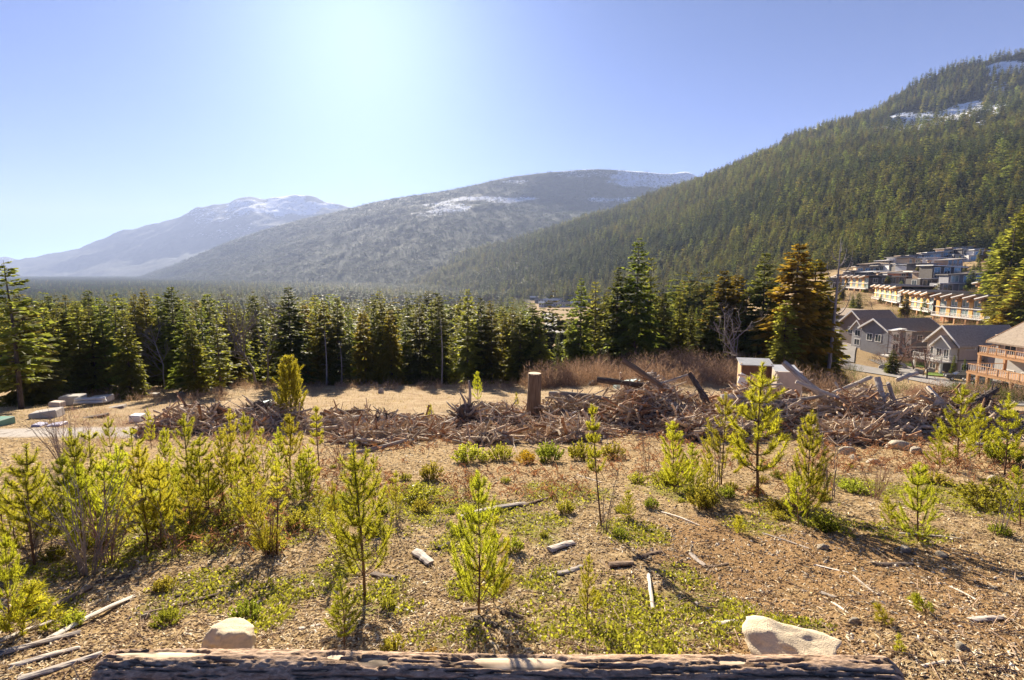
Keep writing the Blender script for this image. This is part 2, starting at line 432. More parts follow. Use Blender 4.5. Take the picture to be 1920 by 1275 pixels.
def mk_mountain(name, label, G, mat, snow, clear):
    nr, nc = G.shape[:2]
    me = MB().add(G.reshape(-1, 3), grid_faces(nr, nc)).mesh(name, mat, True)
    for nm, arr in (('snow', snow), ('clearing', clear)):
        k = me.attributes.new(nm, 'FLOAT', 'POINT'); k.data.foreach_set('value', arr.ravel().astype(np.float32))
    return tag(link(name, me), label, kind='structure')
def scatter(G, trow, tmax, n, seed, keep=None, tmin=0.0, near=None):
    rng = np.random.RandomState(seed)
    nr = int(np.argmax(trow >= tmax)) if np.any(trow >= tmax) else len(trow)-1
    A = G[:nr, :-1]; B = G[:nr, 1:]; C = G[1:nr+1, :-1]; D = G[1:nr+1, 1:]
    area = np.linalg.norm(np.cross(B-A, C-A), axis=-1)
    if keep is not None: area = area*(1-keep[:nr, :-1])
    area[trow[:nr] < tmin] = 0
    if near:
        uq, vq = proj(A); area = area*(near/np.maximum(A[..., 1], 50))**1.1*((uq > 450) & (uq < 2080))
    p = area.ravel()/area.sum()
    k = rng.choice(len(p), n, p=p); i, j = k // area.shape[1], k % area.shape[1]
    s, t_ = rng.rand(n, 1), rng.rand(n, 1)
    return (A[i, j]*(1-s)+B[i, j]*s)*(1-t_)+(C[i, j]*(1-s)+D[i, j]*s)*t_

# right mountain (near, tree by tree)
uC = np.concatenate([np.linspace(560, 2000, 200), np.linspace(2000, 2700, 30)[1:]])
rC = [[(560,562,2900),(800,564,1900),(950,566,1300),(1040,563,1050),(1200,566,750),(1400,551,520),(1560,511,425),(1700,489,362),(1850,481,337),(1920,476,327),(2700,440,300)],
      [(560,546,3100),(700,526,3000),(880,476,2700),(1000,441,2450),(1200,381,2000),(1320,338,1700),(1440,295,1350),(1540,278,1150),(1620,270,1080),(1720,256,1020),(1800,238,1000),(1920,206,950),(2700,40,900)],
      [(560,546,3150),(700,526,3050),(880,476,2750),(1000,441,2500),(1200,381,2060),(1320,338,1760),(1440,292,1480),(1540,270,1330),(1620,254,1290),(1720,233,1290),(1800,213,1240),(1920,188,1190),(2700,20,1150)],
      [(560,546,3200),(700,526,3100),(880,476,2800),(1000,441,2560),(1200,381,2100),(1320,338,1800),(1440,289,1650),(1480,258,1600),(1540,237,1590),(1640,206,1570),(1700,166,1550),(1800,124,1500),(1920,100,1450),(2700,-60,1400)]]
GC, tC = loft(uC, rC, [46, 12, 26], 26, 0.006, 21, [0, 0, 0, 0])
snowC = pxmask(GC, [(1790,228,120,22,1.15),(1850,212,75,26,1.1),(1890,130,45,14,1.25),(1515,240,26,9,1.15),(1870,165,25,30,.85),(1700,246,80,12,.95)], 5, nsc=.02)
clearC = pxmask(GC, [(1690,247,75,11,1.0),(1530,268,30,4,.8)], 6, nsc=.015, namp=.7)
GC[tC >= 3.01] -= 5
mC = mountain_mat('forest_floor_slope', ((0.012,0.014,0.008),(0.028,0.03,0.014),(0.06,0.055,0.028)), 0.06)
mk_mountain('right_mountain', 'steep conifer covered mountainside rising behind the houses on the right', GC, mC, snowC, clearC)

# middle mountain
uB = np.linspace(-60, 1560, 240)
rB = [[(-60,556,3300),(300,556,2900),(600,557,2500),(900,558,2000),(1100,555,1900),(1560,520,2300)],
      [(-60,553,4400),(200,545,4300),(400,507,4100),(600,455,3900),(720,420,3900),(850,402,3900),(1000,400,3900),(1150,400,3900),(1300,404,3900),(1560,420,3900)],
      [(-60,553,4800),(200,543,4700),(400,490,4600),(600,432,4450),(720,396,4400),(850,379,4350),(1000,380,4300),(1150,386,4300),(1300,392,4300),(1560,420,4300)],
      [(-60,553,5600),(150,546,5500),(300,502,5500),(450,443,5400),(560,410,5350),(640,392,5300),(700,376,5250),(850,352,5200),(960,328,5100),(1050,318,5000),(1120,314,5000),(1200,319,5000),(1255,323,5200),(1285,319,5400),(1312,331,5400),(1400,360,5200),(1560,400,5000)]]
GB, tB = loft(uB, rB, [34, 14, 26], 70, 0.0022, 33, [0, 0, 0, 3])
snowB = pxmask(GB, [(840,388,50,11,.95),(930,373,95,7,1.0),(1150,375,60,7,.85),(1230,332,85,20,.98),(1100,325,60,9,.7),(970,340,30,5,.8),(1290,330,30,12,1.1),(800,402,30,6,.7),(720,445,30,5,.5),(500,512,30,4,.5),(600,520,20,3,.5)], 15, nsc=.006, namp=1.3)
mB = mountain_mat('middle_mountain_slope', ((0.012,0.020,0.012),(0.028,0.044,0.022),(0.055,0.066,0.034)), 0.03)
mk_mountain('middle_mountain', 'broad forested mountain with snow patches across the middle of the valley', GB, mB, snowB, snowB*0)

# left far mountain
uA = np.linspace(-260, 900, 320)
rA = [[(-260,540,6400),(200,542,6400),(600,520,6800),(900,520,7000)],
      [(-260,520,8200),(60,515,8400),(200,490,8600),(350,450,8600),(500,430,8600),(640,440,8800),(900,480,9000)],
      [(-260,512,9800),(-60,497,9900),(10,490,10000),(60,482,10000),(140,467,10000),(180,452,10000),(230,433,10000),(300,417,10000),(345,402,10000),(372,388,10000),(405,384,10100),(430,380,10200),(441,372,10200),(470,370,10200),(498,374,10300),(512,371,10300),(540,367,10300),(575,368,10300),(610,378,10300),(640,385,10300),(760,415,10200),(900,450,10000)]]
GA_, tA = loft(uA, rA, [22, 34], 230, 0.0011, 52, [0, 0, 0])
GA_[tA >= 1.6, :, 2] += 60*fbm(GA_[tA >= 1.6][..., 0]*0.006, GA_[tA >= 1.6][..., 1]*0.003, 8, 4)
snowA = pxmask(GA_, [(545,385,85,22,1.05),(470,385,60,18,.95),(400,402,60,16,.72),(480,420,120,30,.55),(560,420,60,22,.55),(380,440,40,12,.55)], 25, nsc=.003, namp=1.2)
mA = mountain_mat('far_mountain_slope', ((0.018,0.026,0.022),(0.038,0.05,0.04),(0.08,0.085,0.07)), 0.012)
mk_mountain('left_mountain', 'distant blue mountain with a snowy rocky summit on the left', GA_, mA, snowA, snowA*0)
# farthest ridge, just showing at the left edge
uF = np.linspace(-500, 200, 60)
GF_, tF = loft(uF, [[(-500,520,11500),(200,520,11500)], [(-500,484,12600),(-100,486,12600),(0,483,12600),(14,481,12600),(30,487,12600),(60,490,12600),(200,500,12600)]], [10], 120, 0.002, 77, [0, 0])
mk_mountain('distant_ridge', 'faint hazy ridge on the horizon at the far left', GF_, mA, np.full(GF_.shape[:2], .6), np.zeros(GF_.shape[:2]))

# ================================================================== CONIFERS
def kites(P, D, U, L, W, tipw=0.0):
    """flat sprays: base point P, direction D, side U, length L, half width W -> 2 triangles each"""
    n = len(P); L = L[:, None]; W = W[:, None]
    V = np.stack([P, P+D*L*.45+U*W, P+D*L, P+D*L*.45-U*W], 1).reshape(-1, 3)
    i = np.arange(n)[:, None]*4
    F = np.concatenate([i+np.array([[0,1,2]]), i+np.array([[0,2,3]])])
    return V, F
def unit(v): return v/(np.linalg.norm(v, axis=-1, keepdims=True)+1e-9)
def conifer_data(seed, Ht=12.0, Rb=2.1, nlev=46, nbr=6, nsp=9, droop=0.35, z0=0.06, power=0.8, dens=1.0, splen=0.30, bare=0.0, lean=0.0):
    """crown sprays and trunk + limb tubes of one conifer; base at the origin"""
    rng = np.random.RandomState(seed)
    crown, trunk = MB(), MB()
    zz = np.linspace(0, 1, 12)
    bend = np.stack([lean*zz**2+0.05*np.sin(zz*5+seed), 0.05*np.sin(zz*4+seed*2), zz*Ht], -1)
    tr = 0.013*Ht*(1-zz)**0.9+0.008
    trunk.tube(bend, tr, 7)
    def axis(z): return np.array([np.interp(z, zz, bend[:, 0]), np.interp(z, zz, bend[:, 1]), z*Ht])
    Ps, Ds, Us, Ls, Ws, As = [], [], [], [], [], []
    for k in range(nlev):
        z = z0+(0.985-z0)*((k+rng.rand()*.8)/nlev)**0.93
        lump = 0.78+0.5*rng.rand()
        for b in range(nbr):
            if rng.rand() > dens: continue
            ph = rng.rand()*2*math.pi
            side = 0.82+0.36*vnoise(np.array([math.cos(ph)*1.3+5]), np.array([z*7+seed+math.sin(ph)]), seed)[0]
            low = min(1.0, 0.45+(z-z0)/0.22)
            L = Rb*(1-z)**power*lump*side*(0.7+0.5*rng.rand())*low+0.05*Rb*(1-z)+0.10
            o = axis(z); h = np.array((math.cos(ph), math.sin(ph), 0))
            up = 0.55*z**1.3-0.10+0.15*rng.randn()*.6
            s = np.linspace(0, 1, 5)[:, None]
            path = o+h*L*s+np.array((0,0,1.0))*L*(up*s-droop*(1-z*.6)*s**1.6+0.16*s**4)
            if L > 0.3 and nsp > 3 and rng.rand() < .75: trunk.tube(path, np.linspace(0.012*L+.008, .004, 5), 3, cap=False)
            m = max(2, int(nsp*(0.35+0.65*L/Rb)))
            sv = 0.22+0.78*(np.arange(m)+rng.rand(m)*.6)/m; sv = np.minimum(sv, 1)
            P = np.stack([np.interp(sv, s[:, 0], path[:, i]) for i in range(3)], -1)
            T = unit(path[-1]-path[1]); S = unit(np.cross(T, (0,0,1.0)))
            shade = 0.25+0.75*sv
            for sg in (-1, 1, 0):
                spread = (0.85+0.3*rng.rand(m))[:, None]
                D = unit(T*(0.75 if sg else 1)+S*sg*spread*(0.95-0.45*sv[:, None])+np.array((0,0,-0.28))+rng.randn(m, 3)*.16)
                Ps.append(P); Ds.append(D); Us.append(unit(np.cross(D, np.array((0,0,1.0))+rng.randn(m, 3)*.5)))
                l = (splen*L*(1.1-0.55*sv)+0.13)*(0.7+0.6*rng.rand(m)) * (1 if sg else .8)
                Ls.append(l); Ws.append(l*(0.20+.08*rng.rand(m))+.012); As.append(np.clip(shade*(.55+.6*rng.rand(m)), 0, 1))
    if Ps:
        a = np.concatenate(As)
        V, F = kites(np.concatenate(Ps), np.concatenate(Ds), np.concatenate(Us), np.concatenate(Ls), np.concatenate(Ws))
        crown.add(V, F, np.repeat(0.35+0.4*np.random.RandomState(seed+1).rand(len(a)), 4))
    return crown, trunk

M = {}
M['conifer'] = leaf('conifer_needles', (0.12,0.125,0.028), (0.38,0.38,0.05), 0.03, 0.45, 0.48, oval=.3)
M['conifer_dark'] = leaf('dark_conifer_needles', (0.085,0.10,0.03), (0.28,0.28,0.05), 0.025, 0.45, 0.42, oval=.25)
M['cedar'] = leaf('golden_cedar_sprays', (0.16,0.12,0.020), (0.42,0.30,0.032), 0.015, 0.45, 0.45, oval=.2)
M['hill_conifer'] = leaf('hillside_needles', (0.12,0.125,0.030), (0.30,0.29,0.045), 0.04, 0.35, 0.32, oval=.6)
M['far_conifer'] = leaf('far_needles', (0.065,0.10,0.032), (0.08,0.11,0.03), 0.04, 0.45, 0.15, oval=.5)
M['bare_far'] = leaf('bare_twig_haze', (0.11,0.085,0.075), (0.05,0.04,0.032), 0.02, 0.4, 0.2, oval=.3)
M['bark'] = wood('conifer_bark', [(0.3,(0.045,0.032,0.024)),(0.5,(0.11,0.08,0.06)),(0.7,(0.22,0.17,0.13))], (9,9,2.0))
M['grey_bark'] = wood('dead_grey_wood', [(0.3,(0.16,0.135,0.12)),(0.5,(0.30,0.26,0.23)),(0.7,(0.45,0.40,0.36))], (9,9,1.2))

HIDE = bpy.data.collections.new('tree_kinds')          # source shapes, not in the scene itself
def source(name, mb_crown, mb_trunk, mc, mt):
    me = mb_crown.mesh(name, [mc, mt])
    if mb_trunk is not None:
        nv = len(me.vertices)
        mb = MB(); mb.V = mb_crown.V+mb_trunk.V; mb.A = mb_crown.A+mb_trunk.A
        mb.F3 = mb_crown.F3+[f+mb_crown.n for f in mb_trunk.F3]; mb.F4 = mb_crown.F4+[f+mb_crown.n for f in mb_trunk.F4]
        ntri_c = sum(len(f) for f in mb_crown.F3); ntri_t = sum(len(f) for f in mb_trunk.F3); nq = sum(len(f) for f in mb_trunk.F4)
        me = mb.mesh(name, [mc, mt])
        me.polygons.foreach_set('material_index', np.array([0]*ntri_c+[1]*(ntri_t+nq), np.int32))
    return me
def hidden(name, me):
    o = bpy.data.objects.new(name, me); HIDE.objects.link(o); return o
def instancer(name, label, P, S, coll, cat, seed=1):
    me = bpy.data.meshes.new(name)
    me.vertices.add(len(P)); me.vertices.foreach_set('co', P.astype(np.float32).ravel())
    k = me.attributes.new('tree_scale', 'FLOAT_VECTOR', 'POINT'); k.data.foreach_set('vector', S.astype(np.float32).ravel())
    o = link(name, me); tag(o, label, cat, kind='stuff')
    g = bpy.data.node_groups.new(name, 'GeometryNodeTree')
    g.interface.new_socket('Geometry', in_out='INPUT', socket_type='NodeSocketGeometry')
    g.interface.new_socket('Geometry', in_out='OUTPUT', socket_type='NodeSocketGeometry')
    n = g.nodes.new; l = g.links.new
    gi, go = n('NodeGroupInput'), n('NodeGroupOutput')
    ci = n('GeometryNodeCollectionInfo'); ci.inputs['Collection'].default_value = coll
    ci.inputs['Separate Children'].default_value = True; ci.inputs['Reset Children'].default_value = True
    ip = n('GeometryNodeInstanceOnPoints'); ip.inputs['Pick Instance'].default_value = True
    rv = n('FunctionNodeRandomValue'); rv.data_type = 'FLOAT_VECTOR'
    rv.inputs[0].default_value = (-.04, -.04, 0); rv.inputs[1].default_value = (.04, .04, 6.283); rv.inputs['Seed'].default_value = seed
    na = n('GeometryNodeInputNamedAttribute'); na.data_type = 'FLOAT_VECTOR'; na.inputs['Name'].default_value = 'tree_scale'
    l(gi.outputs[0], ip.inputs['Points']); l(ci.outputs[0], ip.inputs['Instance'])
    l(rv.outputs[0], ip.inputs['Rotation']); l(na.outputs[0], ip.inputs['Scale']); l(ip.outputs[0], go.inputs[0])
    md = o.modifiers.new('scatter', 'NODES'); md.node_group = g
    return o
# low detail trees for the slopes
cHill = bpy.data.collections.new('hill_trees')
for i, (rb, nl, pw) in enumerate(((3.0, 14, .75), (2.5, 15, .85), (3.4, 13, .7), (2.2, 14, .8), (2.9, 15, .95))):
    cr_, tr_ = conifer_data(200+i, 20.0, rb*1.25, nl, 7, 2, 0.40, 0.06, pw, 1.0, 0.75)
    o = bpy.data.objects.new('hill_tree_shape', source('hill_tree_shape', cr_, None, M['hill_conifer'], M['bark'])); cHill.objects.link(o)
cFar = bpy.data.collections.new('far_trees')
for i in range(4):
    rng = np.random.RandomState(300+i); mb = MB()
    for k in range(6):
        c_, t_ = conifer_data(310+i*10+k, 17.0*(.7+.5*rng.rand()), 3.4, 5, 4, 1, 0.3, .08, .8, 1.0, 1.1)
        x, y = rng.randn(2)*9
        mb.add(np.concatenate(c_.V)+np.array((x, y, 0)), np.concatenate(c_.F3), np.concatenate(c_.A))
    o = bpy.data.objects.new('far_grove_shape', mb.mesh('far_grove_shape', M['far_conifer'])); cFar.objects.link(o)
def tree_scale(n, seed, lo=.65, hi=1.25, wide=.2):
    r = np.random.RandomState(seed); h = lo+(hi-lo)*r.rand(n)**1.2; k = h*(1-wide+2*wide*r.rand(n))
    return np.stack([k, k, h], -1)
nC = 42000
PC = scatter(GC, tC, 3.0, nC, 41, keep=np.clip(np.maximum(snowC*.88, clearC*.92), 0, .95), near=600)
un, vn_ = proj(PC)
keepC = (un > 500) & (un < 2150)
PC = PC[keepC]
SC = tree_scale(len(PC), 42)
SC *= (1+.25*sstep(700, 2200, PC[:, 1]))[:, None]
age = 0.75+0.5*sstep(-.2, .25, fbm(PC[:, 0]*.006, PC[:, 2]*.012+PC[:, 1]*.002, 91, 3))
SC *= age[:, None]
rr_ = np.random.RandomState(45)
SC *= (.7+.6*rr_.rand(len(PC), 1)**1.3)
M['hill_dark'] = leaf('dark_hillside_needles', (0.075,0.09,0.032), (0.16,0.18,0.04), 0.03, 0.35, 0.28, oval=.5)
cHillD = bpy.data.collections.new('dark_hill_trees')
for ob in cHill.objects:
    me = ob.data.copy(); me.materials[0] = M['hill_dark']; cHillD.objects.link(bpy.data.objects.new('dark_hill_tree_shape', me))
stand = fbm(PC[:, 0]*.0045+3, PC[:, 2]*.011+PC[:, 1]*.0025, 93, 4)+.10*rr_.randn(len(PC))
gapm = fbm(PC[:, 0]*.011, PC[:, 2]*.03+PC[:, 1]*.006, 95, 3) > -.27
dk = stand > .03
instancer('hillside_forest', 'sunlit olive conifer forest covering the steep slope on the right', PC[~dk & gapm], SC[~dk & gapm], cHill, 'forest', 3)
instancer('dark_hillside_forest', 'darker blue green conifer stands on the steep slope at right', PC[dk & gapm], SC[dk & gapm], cHillD, 'forest', 4)
PB = scatter(GB, tB, 3.0, 24000, 43, keep=np.clip(snowB*.8, 0, 1))
instancer('far_forest', 'blue green forest covering the middle mountain', PB, tree_scale(len(PB), 44, .7, 1.15), cFar, 'forest', 5)
# valley floor forest, behind the tree line
rng = np.random.RandomState(46)
n = 26000
dd = np.exp(rng.uniform(math.log(118), math.log(3200), n)); aa_ = rng.uniform(-1.15, 0.62, n)
PV = np.stack([aa_*dd, dd, np.zeros(n)], -1); PV[:, 2] = Hn(PV[:, 0], PV[:, 1])
uu_, vv_ = proj(PV)
gap = (uu_ > 985) & (uu_ < 1420) & (vv_ < 640) & (dd > 250) & (dd < 1150)     # subdivision, road and sheds in the valley
gap |= (uu_ > 1330) & (dd < 400)
gap |= (aa_ > 0.42) & (dd > 520)
gap |= (uu_ > 985) & (uu_ < 1100) & (dd > 130) & (dd < 1150)
dens = fbm(PV[:, 0]*.004, PV[:, 1]*.004, 12, 4)
kv = ~gap & (dens > -0.20)
PV = PV[kv]; dv = dd[kv]
bare_ = (fbm(PV[:, 0]*.006, PV[:, 1]*.003, 66, 3) > 0.03) & (dv > 260)
SV = tree_scale(len(PV), 47, .6, 1.15)
instancer('valley_forest', 'conifer forest filling the valley floor behind the tree line', PV[~bare_], SV[~bare_], cHill, 'forest', 7)
r = np.random.RandomState(48); n = 15000
dg = np.sqrt(r.uniform(380**2, 3300**2, n)); ag = r.uniform(-1.15, .45, n); PG = np.stack([ag*dg, dg, np.zeros(n)], -1); PG[:, 2] = Hn(PG[:, 0], PG[:, 1])-.5; ug, vg = proj(PG)
kg = ~((ug > 975) & (ug < 1430) & (dg < 1250)) & ~((ag > .38) & (dg > 500))
d2 = np.sqrt(r.uniform(3300**2, 6700**2, 9000)); a2 = r.uniform(-1.05, -.15, 9000); P2 = np.stack([a2*d2, d2, Hn(a2*d2, d2)-.5], -1)
PG = np.concatenate([PG[kg], P2]); instancer('valley_groves', 'far conifer woods covering the flat valley floor', PG, tree_scale(len(PG), 49, .65, 1.15), cFar, 'forest', 8)
# leafless woods in the valley
cBare = bpy.data.collections.new('leafless_trees')
for i in range(3):
    rng = np.random.RandomState(400+i); mb = MB()
    nb = 130; ph = rng.rand(nb)*6.28; zz = .3+.7*rng.rand(nb); rad = 2.6*np.sin(np.clip(zz, 0, 1)*2.9)
    P = np.stack([rad*np.cos(ph)*rng.rand(nb)**.5, rad*np.sin(ph)*rng.rand(nb)**.5, zz*11], -1)
    D = unit(np.stack([np.cos(ph)*.5, np.sin(ph)*.5, np.ones(nb)], -1)+rng.randn(nb, 3)*.3)
    V, F = kites(P, D, unit(np.cross(D, rng.randn(nb, 3))), 1.5+rng.rand(nb), .07+.05*rng.rand(nb)); mb.add(V, F, np.repeat(rng.rand(nb), 4))
    mb.tube([(0,0,0),(0.1,0,5),(0,.1,9)], [.16,.1,.03], 5, a=.4)
    o = bpy.data.objects.new('leafless_shape', mb.mesh('leafless_shape', M['bare_far'])); cBare.objects.link(o)
instancer('leafless_woods', 'purplish leafless woods among the conifers on the valley floor', PV[bare_], SV[bare_]*1.1, cBare, 'woods', 9)

# ================================================================== HAZE
def haze():
    mb = MB(); mb.bx(-12500, 12500, -400, 14200, -64, 1620)
    m, t, N, L = newmat('haze_air')
    pv = N('ShaderNodeVolumePrincipled'); pv.inputs['Color'].default_value = (0.54, 0.66, 1.0, 1)
    pv.inputs['Density'].default_value = 7.6e-5; pv.inputs['Anisotropy'].default_value = 0.1
    o = N('ShaderNodeOutputMaterial'); L(pv.outputs[0], o.inputs['Volume'])
    tag(mb.build('haze', m), 'thin blue haze filling the valley air', 'haze', kind='stuff')
haze()
# ================================================================== TREE LINE (each tree a thing: trunk + crown)
KINDS = {}
def kind(name, mat, mt='bark', **kw):
    c, t = conifer_data(**kw)
    KINDS.setdefault(name, []).append((c.mesh('crown', M[mat]), t.mesh('trunk', M[mt], True), source('conifer', c, t, M[mat], M[mt])))
for i in range(3): kind('spruce', 'conifer', seed=500+i, Rb=2.0+.2*i, nlev=46, nbr=6, nsp=9, droop=.38, z0=.07, power=.8)
for i in range(2): kind('dark', 'conifer_dark', seed=520+i, Rb=2.1, nlev=50, nbr=7, nsp=9, droop=.42, z0=.05, power=.72)
for i in range(2): kind('cedar', 'cedar', seed=540+i, Rb=2.1, nlev=54, nbr=7, nsp=9, droop=.6, z0=.03, power=.62, splen=.34)
for i in range(2): kind('olive', 'conifer', seed=560+i, Rb=2.2, nlev=50, nbr=7, nsp=8, droop=.5, z0=.03, power=.66, splen=.33)
for i in range(2): kind('sparse', 'conifer', seed=580+i, Rb=2.0, nlev=36, nbr=5, nsp=8, droop=.30, z0=.18, power=.6, dens=.85)
KDESC = {'spruce': 'olive green spruce', 'dark': 'dark green fir', 'cedar': 'golden brown cedar', 'olive': 'full olive green conifer', 'sparse': 'open branched conifer with trunk showing'}

def plant_conifer(k, idx, u, v, d, label, group, wf=1.0, name='conifer', parts=True, rz=None):
    P = at(u, v, d); g = Hz(P[0], d) - 0.15
    h = P[2]-g; s = h/12.0
    protos = KINDS[k]; c, t, whole = protos[idx % len(protos)]
    w_ = s*wf
    rz = rz if rz is not None else (u*12.9898 % 6.283)
    if parts:
        o = thing(name, label, 'tree', (P[0], d, g), rz, group, scale=(w_, w_, s))
        link('trunk', t, o); link('crown', c, o)
    else:
        o = tag(link(name, whole, None, (P[0], d, g)), label, 'tree', group); o.rotation_euler = (0, 0, rz); o.scale = (w_, w_, s)
    return o
TL = [  # tip u, tip v, depth, kind, width
 (8,488,33,'sparse',1.25),(36,548,36,'olive',1.2),(75,560,40,'spruce',1.1),(105,575,42,'olive',1.2),(140,562,44,'olive',1.2),(165,572,43,'spruce',1.1),
 (186,555,44,'spruce',1.1),(212,548,46,'sparse',1.0),(233,592,41,'olive',1.0),(250,548,48,'spruce',1.0),(268,540,50,'spruce',1.0),(292,548,50,'spruce',1.0),
 (320,535,52,'dark',1.15),(343,562,46,'spruce',1.0),(356,588,43,'spruce',1.0),(376,575,46,'sparse',1.1),(392,562,52,'dark',1.0),(405,586,42,'sparse',1.25),
 (426,572,54,'olive',1.0),(445,566,60,'spruce',.9),(515,592,60,'olive',1.0),(540,535,52,'dark',1.25),(570,570,60,'cedar',1.0),(590,555,56,'sparse',.9),
 (607,562,55,'olive',1.0),(631,555,55,'dark',1.0),(652,578,60,'spruce',.9),(680,582,58,'cedar',1.0),(700,555,62,'dark',.8),(715,562,60,'olive',.9),
 (732,580,57,'cedar',.9),(760,603,60,'olive',1.0),(785,575,56,'dark',1.05),(810,560,57,'spruce',1.0),(823,553,59,'dark',.9),(850,622,64,'olive',1.0),
 (876,538,56,'spruce',1.05),(901,555,58,'dark',1.0),(921,562,57,'spruce',1.0),(945,590,62,'olive',1.0),(961,570,60,'spruce',.9),(976,588,58,'olive',1.2),
 (998,566,58,'olive',1.15),(1012,596,57,'olive',1.1),(1046,622,60,'dark',.7),(1068,606,62,'olive',.9),(1091,520,62,'spruce',1.0),(1118,526,66,'sparse',1.0),
 (1140,545,64,'olive',1.0),(1160,497,60,'dark',1.0),(1197,443,58,'spruce',1.0),(1222,480,63,'sparse',.9),(1246,548,60,'dark',.9),(1276,540,62,'spruce',.8),
 (1297,572,64,'dark',.8),(1335,552,57,'dark',1.4),(1358,505,63,'cedar',1.3),(1384,512,64,'cedar',1.2),(1402,540,61,'olive',1.2),(1436,470,60,'dark',1.15),
 (1455,520,63,'cedar',1.1),(1500,453,54,'cedar',1.25),(1530,482,56,'cedar',1.2),(1546,515,57,'olive',1.2),(1475,560,52,'olive',1.2),(1560,600,55,'olive',.8)]
rowdesc = lambda u: ('at far left' if u < 460 else 'behind the field' if u < 990 else 'behind the thicket')
cnt = {}
for i, (u, v, d, k, wf) in enumerate(sorted(TL)):
    seg = rowdesc(u); key = (k, seg); cnt[key] = cnt.get(key, 0)+1
tot = dict(cnt); cnt = {}
for i, (u, v, d, k, wf) in enumerate(sorted(TL)):
    seg = rowdesc(u); key = (k, seg); j = cnt.get(key, 0); cnt[key] = j+1
    lab = '%s in the tree line %s' % (KDESC[k], seg)
    if tot[key] > 1: lab = '%s %s from the left in the tree line %s' % (ordinal(j), KDESC[k] if k != 'sparse' else 'open branched conifer', seg)
    if (u, v) == (1197, 443): lab = 'tallest spruce in the tree line, its tip against the forested slope'
    if (u, v) == (1500, 453): lab = 'tall golden cedar right beside the pale dead snag'
    if (u, v) == (8, 488): lab = 'tall open conifer at the left edge of the photograph with leaning trunk'
    if (u, v) == (540, 535): lab = 'broad dark fir standing behind the bright young pine'
    plant_conifer(k, i, u, v, d, lab, 'conifers of the front tree line', wf)
# rows behind, smaller in view
rng = np.random.RandomState(61); back = []
for i in range(165):
    u = rng.uniform(-70, 1330); d = rng.uniform(64, 114)
    v = 540+95*rng.rand() + (16 if 1000 < u else 0)+ (10 if d > 95 else 0)
    if 980 < u < 1090 and v < 660: continue
    back.append((u, v, d, ['spruce', 'dark', 'olive', 'dark', 'spruce', 'sparse'][rng.randint(6)], .85+.3*rng.rand()))
for i, (u, v, d, k, wf) in enumerate(sorted(back)):
    plant_conifer(k, i, u, v, d, 'conifer crowded in the forest behind the front tree line', 'conifers crowded behind the front tree line', wf, parts=False)
# right edge, on the bank behind the deck house
RE = [(1868,486,150,'olive',1.3),(1884,432,142,'olive',1.3),(1906,398,136,'spruce',1.3),(1930,380,140,'olive',1.3),(1893,500,124,'olive',1.5),(1918,510,116,'cedar',1.5),(1900,560,110,'cedar',1.6),(1870,520,132,'dark',1.2),(1855,500,160,'dark',1.1),(1940,470,110,'olive',1.4)]
RD = ['shorter olive conifer on the bank left of the tall ones at the right edge','tall full olive conifer above the orange townhouses','tallest spruce at the right edge above the deck house','olive conifer cut by the right edge of the photograph','wide olive conifer right of the orange townhouses','golden conifer at the right edge above the deck house','low bright yellow conifer directly above the deck house roof','dark conifer beside the right end of the orange townhouses','small dark conifer beside the tan rock cut','olive conifer half out of frame over the deck house']
for i, (t_, l_) in enumerate(zip(RE, RD)): plant_conifer(t_[3], i, t_[0], t_[1], t_[2], l_, 'conifers on the bank at the right edge', t_[4])

# -------- leafless trees and the dead snag
def leafless(seed, h, spread=.45, levels=4, r0=.09, up=.35, n1=9, fan=3):
    rng = np.random.RandomState(seed); tr, br = MB(), MB()
    def grow(mb, p, dirn, L, r, lev):
        n = 4; pts = [p]; d = dirn
        for k in range(n):
            d = unit(d+rng.randn(3)*.16+np.array((0,0,up*.25))); pts.append(pts[-1]+d*L/n)
        mb.tube(pts, np.linspace(r, r*.55, n+1), 5 if lev < 2 else 3, cap=False, a=.4+.2*rng.rand())
        if lev >= levels: return
        for c in range(n1 if lev == 0 else fan):
            s = rng.uniform(.3 if lev == 0 else .25, 1.0); i = min(int(s*n), n-1); q = pts[i]+(pts[i+1]-pts[i])*(s*n-i)
            ax = unit(np.cross(d, rng.randn(3))); nd = unit(d*(.75)+ax*rng.uniform(.5, 1.2)*spread*2)
            grow(br, q, nd, L*rng.uniform(.42, .68)*(1.1-.5*s if lev == 0 else 1), r*.5, lev+1)
    grow(tr, np.zeros(3), np.array((0,0,1.0)), h*.75, r0, 0)
    return tr, br
def plant_leafless(mes, u, v, d, label, name='leafless_tree', group=None, h0=8.0, wf=1.0):
    P = at(u, v, d); g = Hz(P[0], d)-.1; s = (P[2]-g)/h0
    o = thing(name, label, 'tree', (P[0], d, g), u % 6.28, group, scale=(s*wf, s*wf, s))
    link('trunk', mes[0], o); link('crown', mes[1], o); return o
M['twig_grey'] = plain('grey_twigs', (0.27,0.22,0.19), .9, .4, 4, orand=.2)
M['twig_red'] = plain('reddish_twigs', (0.25,0.15,0.11), .9, .4, 4, orand=.2)
LL = []
for i in range(3):
    a_, b_ = leafless(700+i, 8.0, .42, 4, .10, .4, 11, 3); LL.append((a_.mesh('trunk', M['grey_bark'], True), b_.mesh('crown', M['twig_grey'])))
plant_leafless(LL[0], 470, 548, 54, 'tall grey leafless tree, left one of the pair in the tree line', group='grey leafless trees in the tree line')
plant_leafless(LL[1], 492, 560, 56, 'grey leafless tree, right one of the pair in the tree line', group='grey leafless trees in the tree line')
plant_leafless(LL[2], 452, 575, 58, 'slim grey leafless tree left of the tall leafless pair', group='grey leafless trees in the tree line')
